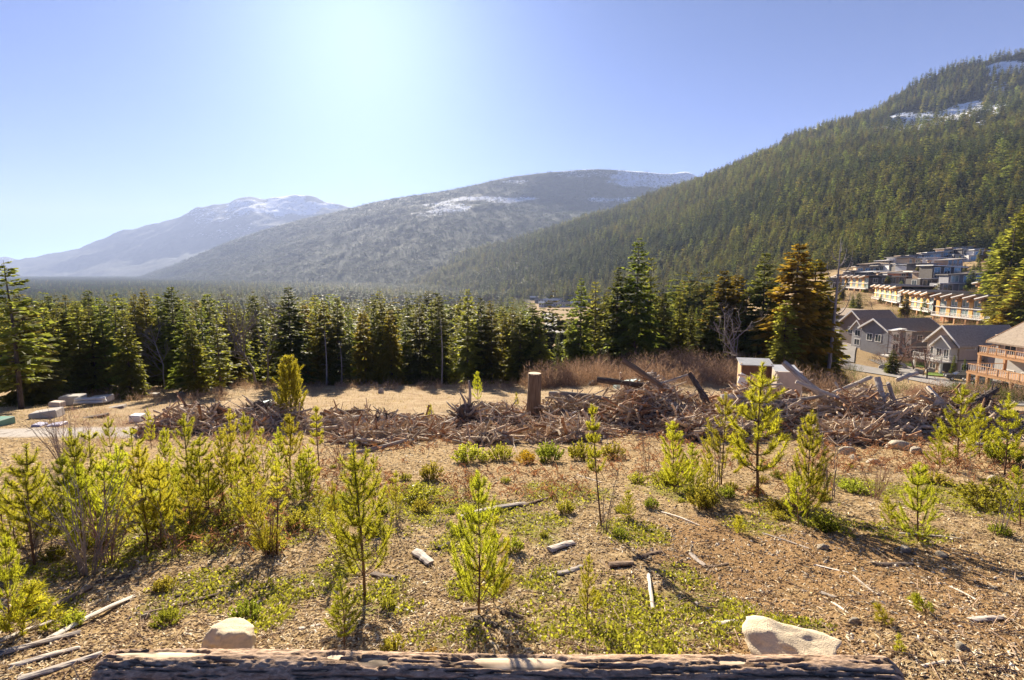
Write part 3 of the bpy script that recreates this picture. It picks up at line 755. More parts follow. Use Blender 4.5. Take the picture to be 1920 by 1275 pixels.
plant_leafless(LL[0], 1405, 575, 52, 'grey leafless tree in front of the dark firs left of the golden cedar', group='grey leafless trees in the tree line', wf=1.3)
plant_leafless(LL[1], 300, 600, 47, 'thin leafless tree among the spruces on the left', group='grey leafless trees in the tree line', wf=.8)
plant_leafless(LL[2], 100, 612, 44, 'small leafless tree near the left edge behind the concrete blocks', group='grey leafless trees in the tree line', wf=.8)
# dead snag with bent bare limbs, right of the golden cedar
P = at(1560, 435, 54); gz = Hz(P[0], 54)-.2; hs = P[2]-gz
sn = thing('dead_snag', 'tall pale dead snag with bare upswept limbs beside the golden cedar', 'tree', (at(1552, 690, 54)[0], 54, gz))
q = np.linspace(0, 1, 9); mb = MB(); mb.tube(np.stack([.1*np.sin(q*3)+.35*q, 0*q, q*hs*.97], -1), .20*(1-q)**.8+.02, 8); mb.build('trunk', M['grey_bark'], sn, True)
rng = np.random.RandomState(77); mb = MB()
for k, (z, ph, L, upk) in enumerate([(.50,0.1,1.9,1.3),(.58,3.3,1.2,.8),(.64,.3,2.1,1.6),(.7,2.9,1.4,1.5),(.74,5.6,1.6,1.6),(.8,.5,1.2,1.6),(.83,3.0,1.0,1.2),(.88,1.0,.9,1.2),(.38,2.9,1.1,.2),(.33,.2,1.3,.1),(.27,3.4,1.0,.0),(.22,.4,.9,-.1)]):
    s = np.linspace(0, 1, 6); h_ = np.array((math.cos(ph), math.sin(ph)*.6, 0))
    path = np.array((.1*math.sin(z*3)+.35*z, 0, z*hs))+h_*L*np.sin(s*1.5)[:, None]*.8+np.array((0,0,1.0))*(upk*L*s**2)[:, None]
    mb.tube(path, np.linspace(.06, .012, 6), 5, cap=False)
    for j in range(4):
        i = rng.randint(1, 5); dd_ = unit(h_+np.array((0,0,.8))+rng.randn(3)*.6); mb.tube([path[i], path[i]+dd_*.4*L*rng.rand(), path[i]+dd_*.6*L*rng.rand()+np.array((0,0,.2))], [.022,.015,.006], 3, cap=False)
mb.build('limbs', M['grey_bark'], sn, True)
# pale bare trunks in front of the dark forest
for u, v, vb, lab in ((612,620,722,'thin pale bare trunk in front of the olive conifers'),(640,640,722,'second thin grey trunk right of the pale bare trunk'),(828,600,720,'thin grey trunk in front of the dark firs'),(420,640,735,'thin bare trunk left of the grey leafless pair')):
    g_ = at(u, vb, 53); mb = MB(); zt = at(u, v, 53)[2]; gz_ = Hz(g_[0], 53)-.1
    q = np.linspace(0, 1, 6); r_ = np.random.RandomState(u)
    mb.tube(np.stack([.12*np.sin(q*3), 0*q, q*(zt-gz_)], -1), .085*(1-q*.7), 6)
    for j in range(14):
        z_ = r_.uniform(.3, 1)*(zt-gz_); ph = r_.rand()*6.28; L = .5*r_.rand()+.15
        mb.tube([(0,0,z_), (math.cos(ph)*L, math.sin(ph)*L, z_-.05)], [.018,.006], 3, cap=False)
    tag(mb.build('dead_tree', M['grey_bark'], None, True, (g_[0], 53, gz_)), lab, 'tree', 'thin bare trunks before the forest')

# ================================================================== THICKETS AND GRASS (nobody could count them)
def blades(P, D, L, W, rng):
    n = len(P); U = unit(np.cross(D, rng.randn(n, 3)))
    V = np.stack([P-U*W[:, None], P+U*W[:, None], P+D*L[:, None]], 1).reshape(-1, 3)
    return V, np.arange(n*3).reshape(-1, 3)
M['thicket'] = leaf('thicket_twigs', (0.38,0.25,0.18), (0.34,0.20,0.13), .02, .5, .25, .8, oval=0)
M['straw'] = leaf('dry_grass', (0.42,0.31,0.17), (0.38,0.27,0.13), .015, .45, .35, .8, oval=0)
M['bracken'] = leaf('dead_bracken', (0.42,0.27,0.13), (0.42,0.24,0.09), .02, .5, .35, .8, oval=0)
rng = np.random.RandomState(81)
def thicket(name, label, pts, seed, hmax=1.5, per=55, mat='thicket', wid=.014, lean=.45):
    r = np.random.RandomState(seed); mb = MB(); Ps, Ds, Ls = [], [], []
    for (x, y, k) in pts:
        n = per; ph = r.rand(n)*6.28
        hh = hmax*k*(.35+.65*r.rand(n)); rad = r.rand(n)**.5*.55*k
        z0_ = Hz(x, y)
        bz = r.rand(n)**1.3*hh*.75
        Ps.append(np.stack([x+rad*np.cos(ph), y+rad*np.sin(ph), z0_+bz], -1))
        Ds.append(unit(np.stack([np.cos(ph)*lean*r.rand(n)*2, np.sin(ph)*lean*r.rand(n)*2, np.ones(n)], -1)+r.randn(n, 3)*.55)); Ls.append(.2+.35*r.rand(n)*k)
    P = np.concatenate(Ps); D = np.concatenate(Ds); L = np.concatenate(Ls)
    V, F = blades(P, D, L, np.full(len(P), wid)*(.6+.8*r.rand(len(P))), r)
    mb.add(V, F, np.repeat(r.rand(len(P)), 3))
    return tag(mb.build(name, M[mat]), label, 'thicket', kind='stuff')
pts = []
for i in range(1500):
    u = rng.uniform(985, 1590); d = rng.uniform(43, 66) if u > 1130 else rng.uniform(47, 60)
    a_ = (u-960)/FPX/ (CT); x = a_*d
    if rng.rand() < .15: continue
    pts.append((x, d, .7+.75*rng.rand()))
thicket('willow_thicket', 'reddish brown leafless thicket behind the slash piles', pts, 5, 2.5, 100)
pts = []
for i in range(430):
    u = rng.uniform(60, 1000); d = (rng.uniform(46, 54) if u > 420 else rng.uniform(37, 45)); pts.append(((u-960)/FPX/CT*d, d, .35+.6*rng.rand()**2))
thicket('field_edge_brush', 'sparse reddish brush along the foot of the forest behind the field', pts, 6, 1.5, 34, wid=.012)
pts = []
for i in range(170):
    u = rng.uniform(1560, 1900); d = rng.uniform(40, 60); pts.append(((u-960)/FPX/CT*d, d, .3+.5*rng.rand()))
thicket('bank_brush', 'dry brown brush on the bank between the slash pile and the street', pts, 7, 1.3, 40, wid=.012)
pts = []
for i in range(150):
    u = rng.uniform(90, 520); d = rng.uniform(20, 32); pts.append(((u-960)/FPX/CT*d, d, .25+.45*rng.rand()))
thicket('roadside_brush', 'dark leafless twigs beside the gravel road on the left', pts, 8, 1.5, 26, wid=.006)
# dry grass
def grass(name, label, n, ylo, yhi, seed, L0, w0, mat, fn=None, amax=1.1, lean=.5, dens=None, amin=None):
    r = np.random.RandomState(seed); y = np.exp(r.uniform(math.log(ylo), math.log(yhi), n)); a_ = r.uniform(-amax if amin is None else amin, amax, n); x = a_*y
    k = np.ones(n, bool)
    if fn is not None: k = r.rand(n) < fn(x, y)
    k &= roadmask(x, y) < .5
    x, y = x[k], y[k]; n = len(x)
    D = unit(np.stack([r.randn(n)*lean, r.randn(n)*lean, np.ones(n)], -1))
    P = np.stack([x, y, Hn(x, y)-.01], -1)
    V, F = blades(P, D, L0*(.4+.9*r.rand(n)), w0*(.6+.8*r.rand(n)), r)
    mb = MB().add(V, F, np.repeat(r.rand(n), 3))
    return tag(mb.build(name, M[mat]), label, 'grass', kind='stuff')
grass('field_grass', 'dry straw grass on the field below the forest', 42000, 27, 60, 11, .20, .012, 'straw', lambda x, y: .25+sstep(-.12, .2, fbm(x*.35, y*.35, 14, 3)))
grass('clearing_grass', 'thin dry grass and stems scattered over the clearing', 26000, 4.6, 27, 12, .16, .0035, 'straw', lambda x, y: sstep(-.05, .25, fbm(x*.6, y*.6, 15, 3)), lean=1.2)
# ================================================================== YOUNG PINES
M['pine'] = leaf('pine_needles', (0.23,0.225,0.022), (0.60,0.565,0.036), .018, .40, .5, .5, oval=.22)
M['pine_stem'] = wood('pine_stem', [(0.3,(0.07,0.04,0.025)),(0.5,(0.15,0.085,0.05)),(0.7,(0.26,0.16,0.09))], (30,30,8), bdist=.004, orand=.15)
def pine(seed, H0=1.8, Rb=.42, whorls=7, per=5, z0=.15, lead=.20, nd=620, nl=.062, nw=.0034, upc=.7, side=3, power=.75, ang=.9):
    """young pine: thin leader, whorls of upswept shoots, each shoot a bottlebrush of needles"""
    rng = np.random.RandomState(seed); st, ne = MB(), MB()
    q = np.linspace(0, 1, 9)
    ax = np.stack([.02*np.sin(q*4+seed), .02*np.cos(q*3+seed)-.02*math.cos(seed), q*H0], -1)
    st.tube(ax, .0095*H0*(1-q)**.75*.75+.003, 6)
    segs = []
    def ap(z): return np.array([np.interp(z, q, ax[:, i]) for i in range(3)])
    segs.append((np.array([ap(z) for z in np.linspace(1-lead, 1, 5)]), 1.15))
    if z0 < .4: segs.append((np.array([ap(z) for z in np.linspace(max(z0, .45), 1-lead, 5)]), .35))
    for k in range(whorls):
        z = z0+(1-lead*.55-z0)*(k/(whorls-1) if whorls > 1 else 0)
        z = min(z+rng.uniform(-.02, .02), .97); n = per+rng.randint(-1, 2)
        for b in range(n):
            ph = 6.283*(b+rng.rand()*.7)/n+k; h = np.array((math.cos(ph), math.sin(ph), 0))
            L = Rb*((1-z)**power*1.05+.10)*rng.uniform(.7, 1.15)
            s = np.linspace(0, 1, 6)[:, None]
            path = ap(z)+h*L*(s*ang)*(1-.25*s)+np.array((0,0,1.0))*L*(.25*s+upc*s**2*(.6+.5*rng.rand()))
            st.tube(path, np.linspace(.0045, .0018, 6)*H0**.5*1.2, 3, cap=False)
            segs.append((path[1:] if z > .3 else path[2:], 1.0))
            for j in range(rng.randint(0, side+1) if L > .12 else 0):
                i = rng.randint(1, 5); sd = unit(np.cross(h, (0,0,1.0)))*(1 if rng.rand() < .5 else -1)
                d0 = unit(h*.6+sd*.8+np.array((0,0,.55)))
                l2 = L*rng.uniform(.25, .45); p2 = np.array([path[i]+d0*l2*t+np.array((0,0,1))*l2*.35*t*t for t in np.linspace(0, 1, 4)])
                st.tube(p2, [.003,.0025,.002,.0015], 3, cap=False); segs.append((p2, 1.0))
    Ps, Ds, Ls = [], [], []
    for path, k in segs:
        ln = np.linalg.norm(np.diff(path, axis=0), axis=1).sum(); n = max(6, int(ln*nd*k)); t = rng.rand(n)*(len(path)-1); i = np.minimum(t.astype(int), len(path)-2); f = (t-i)[:, None]
        P = path[i]*(1-f)+path[i+1]*f; T = unit(path[i+1]-path[i])
        rad = unit(np.cross(T, rng.randn(n, 3)))
        a_ = rng.uniform(.55, 1.15, n)[:, None]
        Ds.append(unit(T*np.cos(a_)+rad*np.sin(a_)+np.array((0,0,.12)))); Ps.append(P); Ls.append(nl*(.7+.5*rng.rand(n))*(.75+.25*k))
    P = np.concatenate(Ps); D = np.concatenate(Ds); L = np.concatenate(Ls)
    V, F = blades(P, D, L, nw*(.7+.6*rng.rand(len(P)))*.5*2, rng)
    ne.add(V, F, np.repeat(rng.rand(len(P)), 3))
    return st.mesh('trunk', M['pine_stem'], True), ne.mesh('needles', M['pine'])
PINES = {
 'slim': [pine(801, 1.8, .50, 7, 5, .16, lead=.26, side=2), pine(802, 1.8, .44, 7, 5, .20, lead=.24, side=1), pine(803, 1.8, .52, 7, 5, .10, lead=.22, side=2, ang=1.05), pine(804, 1.8, .48, 6, 5, .22, lead=.30, side=2, upc=.5), pine(805, 1.8, .50, 8, 5, .12, lead=.2, side=3, upc=.9)],
 'bushy': [pine(811, 1.6, .54, 7, 5, .06, side=3), pine(812, 1.6, .48, 6, 5, .08, side=3, upc=.9, lead=.24), pine(813, 1.6, .58, 6, 4, .10, side=3, ang=1.1, upc=.5), pine(814, 1.6, .50, 7, 4, .05, side=2, lead=.28)],
 'bare': [pine(821, 2.0, .34, 5, 5, .45, lead=.16), pine(822, 2.0, .30, 5, 4, .5, lead=.18)],
 'full': [pine(831, 3.2, .95, 15, 7, .05, lead=.07, nd=230, nl=.09, nw=.011, side=5, power=.6, upc=.85)],
 'tuft': [pine(841, .5, .20, 4, 5, .05, lead=.35, side=2, nd=450), pine(842, .5, .16, 4, 5, .05, lead=.4, side=2, nd=450)],
}
PH = {'slim': 1.8, 'bushy': 1.6, 'bare': 2.0, 'full': 3.2, 'tuft': .5}
def plant_pine(k, u, v, ub, vb, label, wf=1.0, i=0, d=None):
    g = ground_at(ub, vb) if d is None else np.array((at(ub, vb, d)[0], d, Hz(at(ub, vb, d)[0], d)))
    top = at(u, v, g[1]); h = top[2]-g[2]; s = h/PH[k]
    lean = (top[0]-g[0])/max(h, .1)
    protos = PINES[k]; me = protos[i % len(protos)]
    o = thing('young_pine', label, 'tree', (g[0], g[1], g[2]-.03), group='young pines in the clearing', rot=(0, math.atan(lean), (u*3.7+v) % 6.283), scale=(s*wf*(.70+.34*((u*.37) % 1)), s*wf*(.70+.34*((v*.53) % 1)), s))
    # lean first, then turn about the trunk
    o.rotation_mode = 'QUATERNION'
    from mathutils import Quaternion
    o.rotation_quaternion = Quaternion((0, 1, 0), math.atan(lean)) @ Quaternion((0, 0, 1), (u*3.7+v) % 6.283)
    link('trunk', me[0], o); link('needles', me[1], o); return o
YP = [
 ('slim',40,832,65,1062,'tall young pine at the left edge with dark stem',1.2),
 ('bushy',6,1000,22,1190,'young pine cut by the left edge above the splintered planks',1.0),
 ('tuft',66,1085,40,1185,'leaning tuft of long pine needles at lower left edge',1.6),
 ('bushy',-8,850,4,1010,'young pine half out of frame at the left edge',1.1),
 ('slim',118,850,128,1015,'young pine just right of the tall left edge pine',1.1),
 ('slim',136,800,160,1000,'young pine in the dense left clump, left one of the tall tips',1.2),
 ('bushy',168,806,180,985,'bushy young pine in the middle of the dense left clump',1.1),
 ('slim',203,780,214,930,'slender pine tip rising behind the dense left clump',.9),
 ('slim',222,830,236,1000,'young pine on the right side of the dense left clump',1.1),
 ('slim',264,832,277,1018,'young pine with dark thin stem right of the bare shrub',1.1),
 ('slim',296,850,301,1022,'young pine standing close right of the thin stemmed pine',1.1),
 ('bushy',325,870,330,985,'short bushy pine between two thin stemmed pines left of centre',1.1),
 ('slim',345,775,360,945,'tall slim pine with a long bare tip before the dark root mound',1.1),
 ('slim',276,764,284,842,'small pine beside the gravel road',.9),
 ('bushy',388,850,392,965,'bushy pine left of the tight cluster of four tall pines',1.1),
 ('slim',410,800,418,945,'leftmost pine of the tight cluster left of centre',1.0),
 ('slim',430,766,436,935,'tallest pine of the tight cluster left of centre',1.1),
 ('slim',456,772,470,930,'second tallest pine of the tight cluster left of centre',1.0),
 ('bushy',486,802,498,915,'rightmost bushy pine of the tight cluster left of centre',1.0),
 ('bare',516,862,521,1038,'young pine with bare lower stem behind the yellowing pine',1.2),
 ('bushy',468,925,503,1040,'yellowing leaning pine with reddish stems left of centre',1.2),
 ('bushy',540,776,546,905,'young pine in front of the fuller bright pine tree',1.1),
 ('bare',595,760,599,890,'pine with spread arms standing before the left slash pile',1.3),
 ('full',540,668,545,792,'bright full young pine tree standing behind the left slash pile',1.45),
 ('bushy',562,850,566,940,'short pine left of the bare stemmed pine near the slash pile',1.2),
 ('slim',670,828,684,1118,'large young pine left of centre with long dark stem',1.15),
 ('slim',625,900,640,1045,'slim pine beside the large pine, to its left',1.2),
 ('slim',700,850,706,970,'slim pine just behind the large pine, to its right',1.1),
 ('slim',640,1075,646,1212,'small pine in front of the large pine left of centre',1.3),
 ('slim',895,880,896,1152,'large young pine at the centre foreground with tall leader',1.1),
 ('bushy',930,965,925,1130,'bushy pine growing against the centre foreground pine',.9),
 ('slim',1108,1036,1098,1165,'small pine in the green ground cover right of centre',1.1),
 ('bare',1112,756,1128,985,'pine with a tuft on a long bare stem right of the stump',1.0),
 ('bushy',895,696,896,752,'bright little pine behind the root stump with horns',1.0),
 ('tuft',806,757,806,786,'tiny pine on the field edge left of the root stump',1.2),
 ('tuft',968,735,968,760,'tiny pine left of the sawn stump on the field',1.0),
 ('bushy',1265,790,1265,918,'bushy young pine right of centre before the big slash pile',1.1),
 ('slim',1360,736,1354,908,'young pine left of the tallest pine before the slash pile',1.3),
 ('slim',1432,680,1420,932,'tallest young pine standing before the big slash pile',1.35),
 ('slim',1525,770,1514,975,'young pine with thin stem right of the tallest pine',1.1),
 ('slim',1490,880,1497,985,'short slim pine at the foot of the thin stemmed pine',1.3),
 ('bushy',1725,866,1722,1014,'bushy isolated pine on the bare ground at right',1.15),
 ('slim',1806,720,1795,872,'young pine before the right end of the slash pile',1.3),
 ('slim',1890,735,1884,890,'young pine near the right edge below the deck',1.2),
 ('tuft',1385,962,1388,1000,'tiny pine seedling on the bare ground right of centre',1.0),
 ('tuft',1632,1120,1668,1168,'leaning pine seedling, left of two on the bare ground at lower right',1.2),
 ('tuft',1702,1098,1742,1148,'leaning pine seedling, right of two on the bare ground at lower right',1.2),
 ('tuft',1686,1185,1690,1222,'lowest pine seedling near the white boulder at lower right',1.1),
 ('bushy',1176,916,1180,972,'short bluish pine between the foreground log and the slash pile',1.4),
 ('bushy',1905,870,1916,990,'young pine cut by the right edge',1.1),
 ('tuft',1665,930,1672,985,'small pine tuft left of the bushy isolated pine',1.2),
 ('bushy',740,880,742,965,'short pine beside the bright green shrub left of centre',1.0),
 ('bushy',1330,850,1326,935,'short bushy pine behind the rounded shrub right of centre',1.2),
 ('slim',90,905,96,1030,'short pine low in the left clump near the bare shrub',1.2),
 ('bushy',595,905,600,985,'low bushy pine left of the large foreground pine',1.2),
 ('slim',75,880,84,1000,'short pine between the left edge pine and the clump',1.15),
 ('bushy',150,870,156,1040,'pine low at the front of the dense left clump',1.15),
 ('slim',195,860,200,1015,'pine right behind the large bare fan',1.15),
 ('bushy',245,800,250,930,'pine behind the thin stemmed pine at left',1.15),
 ('slim',310,800,316,930,'pine behind the pair of thin stemmed pines',1.15),
 ('bushy',372,820,378,950,'pine just left of the tight cluster',1.15),
 ('slim',445,850,450,980,'short pine in front of the tight cluster',1.15),
 ('bushy',20,900,30,1040,'short pine against the left edge below the tall one',1.15),
 ('slim',520,800,525,910,'slim pine right of the tight cluster',1.15),
 ('bushy',285,900,290,1010,'low pine in front of the thin stemmed pair',1.15),
 ('slim',575,830,580,930,'slim pine right of the one before the bright tree',1.15),
 ('bushy',470,870,476,990,'low pine at the right front of the tight cluster',1.15),
 ('slim',350,890,356,1000,'low pine below the tall slim pine with bare tip',1.15),
 ('bushy',1300,830,1300,915,'short pine right of the bushy one before the big pile',1.15),
 ('slim',1840,760,1838,860,'pine between the two young pines near the right edge',1.15),
 ('bushy',1760,800,1762,880,'short pine left of the right end of the slash pile',1.15)]
for i, (k, u, v, ub, vb, lab, wf) in enumerate(YP): plant_pine(k, u, v, ub, vb, lab, wf, i)

# ================================================================== LOW LEAFY SHRUBS
M['shrub_leaf'] = leaf('shrub_leaves', (0.20,0.195,0.03), (0.48,0.46,0.045), .03, .45, .42, .4, oval=.3)
M['shrub_yellow'] = leaf('yellow_shrub_leaves', (0.34,0.22,0.02), (0.6,0.40,0.03), .02, .4, .42, .4, oval=.15)
M['cover_leaf'] = leaf('ground_cover_leaves', (0.19,0.195,0.025), (0.44,0.43,0.04), .02, .55, .4, .4, oval=0)
def shrub(seed, n=90, per=22, h=.5, r=.4):
    rng = np.random.RandomState(seed); st, lf = MB(), MB(); Ps, Ds, Ls = [], [], []
    for k in range(n):
        ph = rng.rand()*6.28; rr = r*rng.rand()**.5; hh = h*(1-.5*(rr/r)**2)*rng.uniform(.6, 1.1)
        s = np.linspace(0, 1, 5)[:, None]; p0 = np.array((math.cos(ph)*rr*.5, math.sin(ph)*rr*.5, 0)); p1 = np.array((math.cos(ph)*rr, math.sin(ph)*rr, hh))
        path = p0*(1-s)+p1*s+np.array((0,0,1))*(s*(1-s))*.1
        st.tube(path, np.linspace(.004, .002, 5), 3, cap=False)
        t = rng.uniform(.35, 1, per)[:, None]; P = p0*(1-t)+p1*t
        D = unit(np.array((0,0,.9))+rng.randn(per, 3)*.8+unit(p1-p0)*.5); Ps.append(P); Ds.append(D); Ls.append(rng.uniform(.025, .055, per))
    P = np.concatenate(Ps); D = np.concatenate(Ds); L = np.concatenate(Ls)
    L = L*1.25
    V, F = kites(P, D, unit(np.cross(D, rng.randn(len(P), 3))), L, L*.28); lf.add(V, F, np.repeat(rng.rand(len(P)), 4))
    return st, lf
SH = {}
for nm, m_ in (('green', 'shrub_leaf'), ('yellow', 'shrub_yellow')):
    SH[nm] = []
    for i in range(3 if nm == 'green' else 1):
        a_, b_ = shrub(850+i, 70); SH[nm].append((a_.mesh('stems', M['pine_stem']), b_.mesh('leaves', M[m_])))
SL0 = [(810,898,52,42,'green','rounded green shrub left of the centre shrub row'),(880,866,75,44,'green','wide green shrub below the root stump with horns'),(940,862,55,40,'green','green shrub second in the row below the slash pile'),
 (985,868,45,30,'yellow','orange yellow shrub in the row below the sawn stump'),(1030,866,62,48,'green','tall green shrub in the row right of the yellow one'),(1092,862,60,48,'green','green shrub at the foot of the bare stemmed pine'),
 (1150,860,50,40,'green','green shrub at the right end of the centre shrub row'),(790,938,95,34,'green','low wide bright green shrub left of centre'),(962,1034,46,44,'green','dark green shrub beside the centre foreground pine'),
 (1316,952,66,56,'green','rounded shrub on the edge of the bare ground'),(1545,992,62,36,'green','low shrub at the foot of the thin stemmed pine'),(1850,950,130,58,'green','wide low shrub at the right edge of the clearing'),
 (1600,922,60,30,'green','low shrub right of the young pine with thin stem'),(1882,872,70,62,'green','leafy shrub below the young pine near the right edge'),(728,1140,34,36,'green','small shrub right of the large foreground pine'),
 (738,1226,56,52,'green','small shrub just behind the big log left of centre'),(810,1228,40,18,'yellow','tiny yellow shrub just behind the big log'),(1060,960,40,36,'green','thin green shrub behind the splintered log end'),
 (560,985,60,40,'green','low shrub behind the yellowing leaning pine'),(430,985,80,34,'green','low green growth below the tight pine cluster'),(700,1000,60,30,'green','low green shrub at the foot of the large pine'),
 (1245,905,60,34,'green','green shrub left of the bushy pine right of centre'),(1460,960,60,30,'green','low shrub below the tallest young pine'),(1750,905,60,30,'green','low shrub behind the isolated bushy pine'),
 (640,950,70,34,'green','low shrub between the cluster and the large pine'),(500,1015,70,30,'green','low dark shrub under the yellowing pine'),(180,1010,90,30,'green','low shrub at the foot of the dense left clump'),
 (340,1010,80,30,'green','low shrub right of the dense left clump'),(1195,905,40,26,'green','small shrub left of the bushy pine')]
SL = SL0
for i, (u, vb, w_, h_, c_, lab) in enumerate(SL):
    g = ground_at(u, vb); sx = w_*g[1]/FPX/.8; sz = h_*.85*g[1]/FPX/.5
    o = thing('leafy_shrub', lab, 'shrub', (g[0], g[1], g[2]-.02), (u*.7) % 6.28, 'low leafy shrubs', scale=(sx, sx, sz)); me = SH[c_][i % len(SH[c_])]
    link('stems', me[0], o); link('leaves', me[1], o)
r = np.random.RandomState(88)
for (u0, u1, v0, v1, n, lab) in ((300,900,850,1010,22,'little leafy tuft in the litter left of centre'),(900,1300,850,1010,16,'little leafy tuft in the litter right of centre'),(1300,1910,850,1010,16,'little leafy tuft in the litter at the right'),(40,620,1020,1180,9,'little leafy tuft near the lower left planks')):
    for i in range(n):
        u, vb = r.uniform(u0, u1), r.uniform(v0, v1); g = ground_at(u, vb); s = r.uniform(.3, .8); me = SH['green'][i % 3]
        o = thing('leafy_tuft', lab, 'plant', (g[0], g[1], g[2]-.02), r.rand()*6.28, 'little leafy tufts in the litter', scale=(s*.8, s*.8, s*.8)); link('stems', me[0], o); link('leaves', me[1], o)
# bare shrubs
def bare_shrub(seed, n=16, h=1.3, sp=.55, twigs=5):
    rng = np.random.RandomState(seed); mb = MB()
    for k in range(n):
        ph = rng.rand()*6.28; L = h*rng.uniform(.6, 1.05); s = np.linspace(0, 1, 6)[:, None]; out = sp*rng.rand()
        path = np.array((math.cos(ph)*.06, math.sin(ph)*.06, 0))+np.array((math.cos(ph)*out, math.sin(ph)*out, 0))*s**1.3*L+np.array((0,0,1))*L*s+np.cumsum(rng.randn(6, 3)*.012, 0)
        mb.tube(path, np.linspace(.0075, .002, 6), 4, cap=False, a=rng.rand())
        for j in range(twigs):
            i = rng.randint(1, 5); d = unit(np.array((math.cos(ph), math.sin(ph), 1.3))+rng.randn(3)*.7); l = .12+.3*rng.rand()
            mb.tube([path[i], path[i]+d*l*.5, path[i]+d*l+np.array((0,0,.04))], [.0035,.0025,.0012], 3, cap=False, a=rng.rand())
    return mb
BS = [bare_shrub(870, 18).mesh('stems', M['twig_grey']), bare_shrub(871, 14, 1.3, .4, 7).mesh('stems', M['twig_red']), bare_shrub(872, 5, 1.3, .25, 4).mesh('stems', M['twig_grey'])]
for i, (u, vb, vt, k, lab) in enumerate([(165,1075,870,0,'large fan of bare brown stems in front of the dense left clump'),(205,1055,900,1,'reddish bare shrub just right of the large bare fan'),(60,1050,940,0,'bare shrub under the left edge pine'),
 (505,1040,930,1,'reddish bare stems at the base of the yellowing pine'),(1280,905,830,1,'reddish bare shrub before the big slash pile'),(1215,880,790,2,'thin bare stems left of the bushy pine right of centre'),(1482,950,830,2,'thin bare stems between the tallest pine and its right neighbour'),
 (1560,935,770,2,'tall thin bare stem right of the thin stemmed pine'),(1130,1000,880,2,'thin bare stems at the bare stemmed pine right of centre'),(640,880,800,1,'brown bare shrub before the left slash pile'),(1540,900,850,1,'reddish bare bush beside the thin stemmed pine'),
 (1870,1000,880,2,'thin bare stems near the right edge'),(1815,905,830,2,'bare stems below the right end of the slash pile'),(880,930,850,1,'brown dead brush below the shrub row'),(740,1000,910,2,'thin bare stems right of the large pine'),(1345,920,780,2,'thin bare stems left of the tallest young pine'),
 (120,870,760,0,'dark leafless bush beside the gravel road at left'),(150,880,790,0,'second dark leafless bush beside the gravel road'),(330,1040,930,2,'thin stems right of the dense left clump'),(1640,935,850,1,'reddish bare brush in the dead bracken')]):
    g = ground_at(u, vb); h = at(u, vt, g[1])[2]-g[2]; s = h/1.25
    o = tag(link('bare_shrub', BS[k], None, (g[0], g[1], g[2]-.03)), lab, 'shrub', 'bare shrubs in the clearing'); o.scale = (s, s, s); o.rotation_euler = (0, 0, u % 6.28)
# ground cover leaves
r = np.random.RandomState(91); n = 150000
y = np.exp(r.uniform(math.log(4.6), math.log(21), n)); x = r.uniform(-1.05, 1.05, n)*y
k = r.rand(n) < blobs(x, y, MOSS)*sstep(-.30, .12, fbm(x*2.2, y*2.2, 19, 3)); x, y = x[k], y[k]; n = len(x)
P = np.stack([x, y, Hn(x, y)+.03*r.rand(n)], -1); D = unit(np.stack([r.randn(n), r.randn(n), .7+.5*r.rand(n)], -1)); L = (.022+.03*r.rand(n))*(1+.03*y)
V, F = kites(P, D, unit(np.cross(D, r.randn(n, 3))), L, L*.33)
tag(MB().add(V, F, np.repeat(r.rand(n), 4)).build('ground_cover', M['cover_leaf']), 'low yellow green creeping plants on the forest litter', 'ground cover', kind='stuff')
# dead bracken on the right and among the piles
r = np.random.RandomState(92); mb = MB()
for (u0, u1, v0, v1, n) in ((1500,1800,800,890,260),(1230,1420,800,880,90),(700,880,800,850,60),(560,760,860,960,40),(1780,1920,840,900,60),(300,560,930,1040,60),(1130,1300,815,900,80),(820,1110,880,945,80),(380,700,820,930,80),(1400,1560,860,960,50)):
    for i in range(n):
        g = ground_at(r.uniform(u0, u1), r.uniform(v0, v1)); ph = r.rand()*6.28; L = r.uniform(.4, 1.1); s = np.linspace(0, 1, 6)[:, None]
        path = g+np.array((math.cos(ph), math.sin(ph)*.6, 0))*L*.7*s+np.array((0,0,1))*(L*1.1*s*(1-s*.95))
        mb.tube(path, np.linspace(.011, .004, 6), 3, cap=False, a=r.rand())
        m_ = 14; t = r.rand(m_)*4.9; ii_ = t.astype(int); f = (t-ii_)[:, None]; P = path[ii_]*(1-f)+path[ii_+1]*f
        D = unit(r.randn(m_, 3)+np.array((0,0,-.2))); V, F = blades(P, D, .08+.14*r.rand(m_), np.full(m_, .012), r); mb.add(V, F, np.repeat(r.rand(m_), 3))
tag(mb.build('dead_bracken', M['bracken']), 'rust coloured dead bracken tangled over stones and brush', 'bracken', kind='stuff')
# ================================================================== SLASH PILES, LOGS, STONES
M['grey_wood'] = wood('weathered_log', [(0.28,(0.13,0.10,0.08)),(0.45,(0.30,0.25,0.21)),(0.6,(0.44,0.38,0.32)),(0.78,(0.60,0.54,0.47))], (9,9,.7))
M['pale_wood'] = wood('bleached_wood', [(0.28,(0.30,0.24,0.19)),(0.45,(0.52,0.45,0.37)),(0.65,(0.66,0.59,0.50)),(0.8,(0.76,0.70,0.62))], (14,14,.8))
M['brown_wood'] = wood('brown_log', [(0.28,(0.07,0.045,0.03)),(0.45,(0.18,0.12,0.08)),(0.62,(0.30,0.21,0.14)),(0.8,(0.44,0.34,0.25))], (9,9,.9))
M['dark_root'] = wood('dark_root_wood', [(0.3,(0.04,0.03,0.024)),(0.5,(0.11,0.08,0.062)),(0.7,(0.24,0.19,0.155))], (7,7,2))
M['twigs'] = wood('slash_twigs', [(0.3,(0.22,0.15,0.10)),(0.5,(0.46,0.355,0.25)),(0.7,(0.66,0.55,0.41))], (6,6,6), bstr=.2, orand=.12)
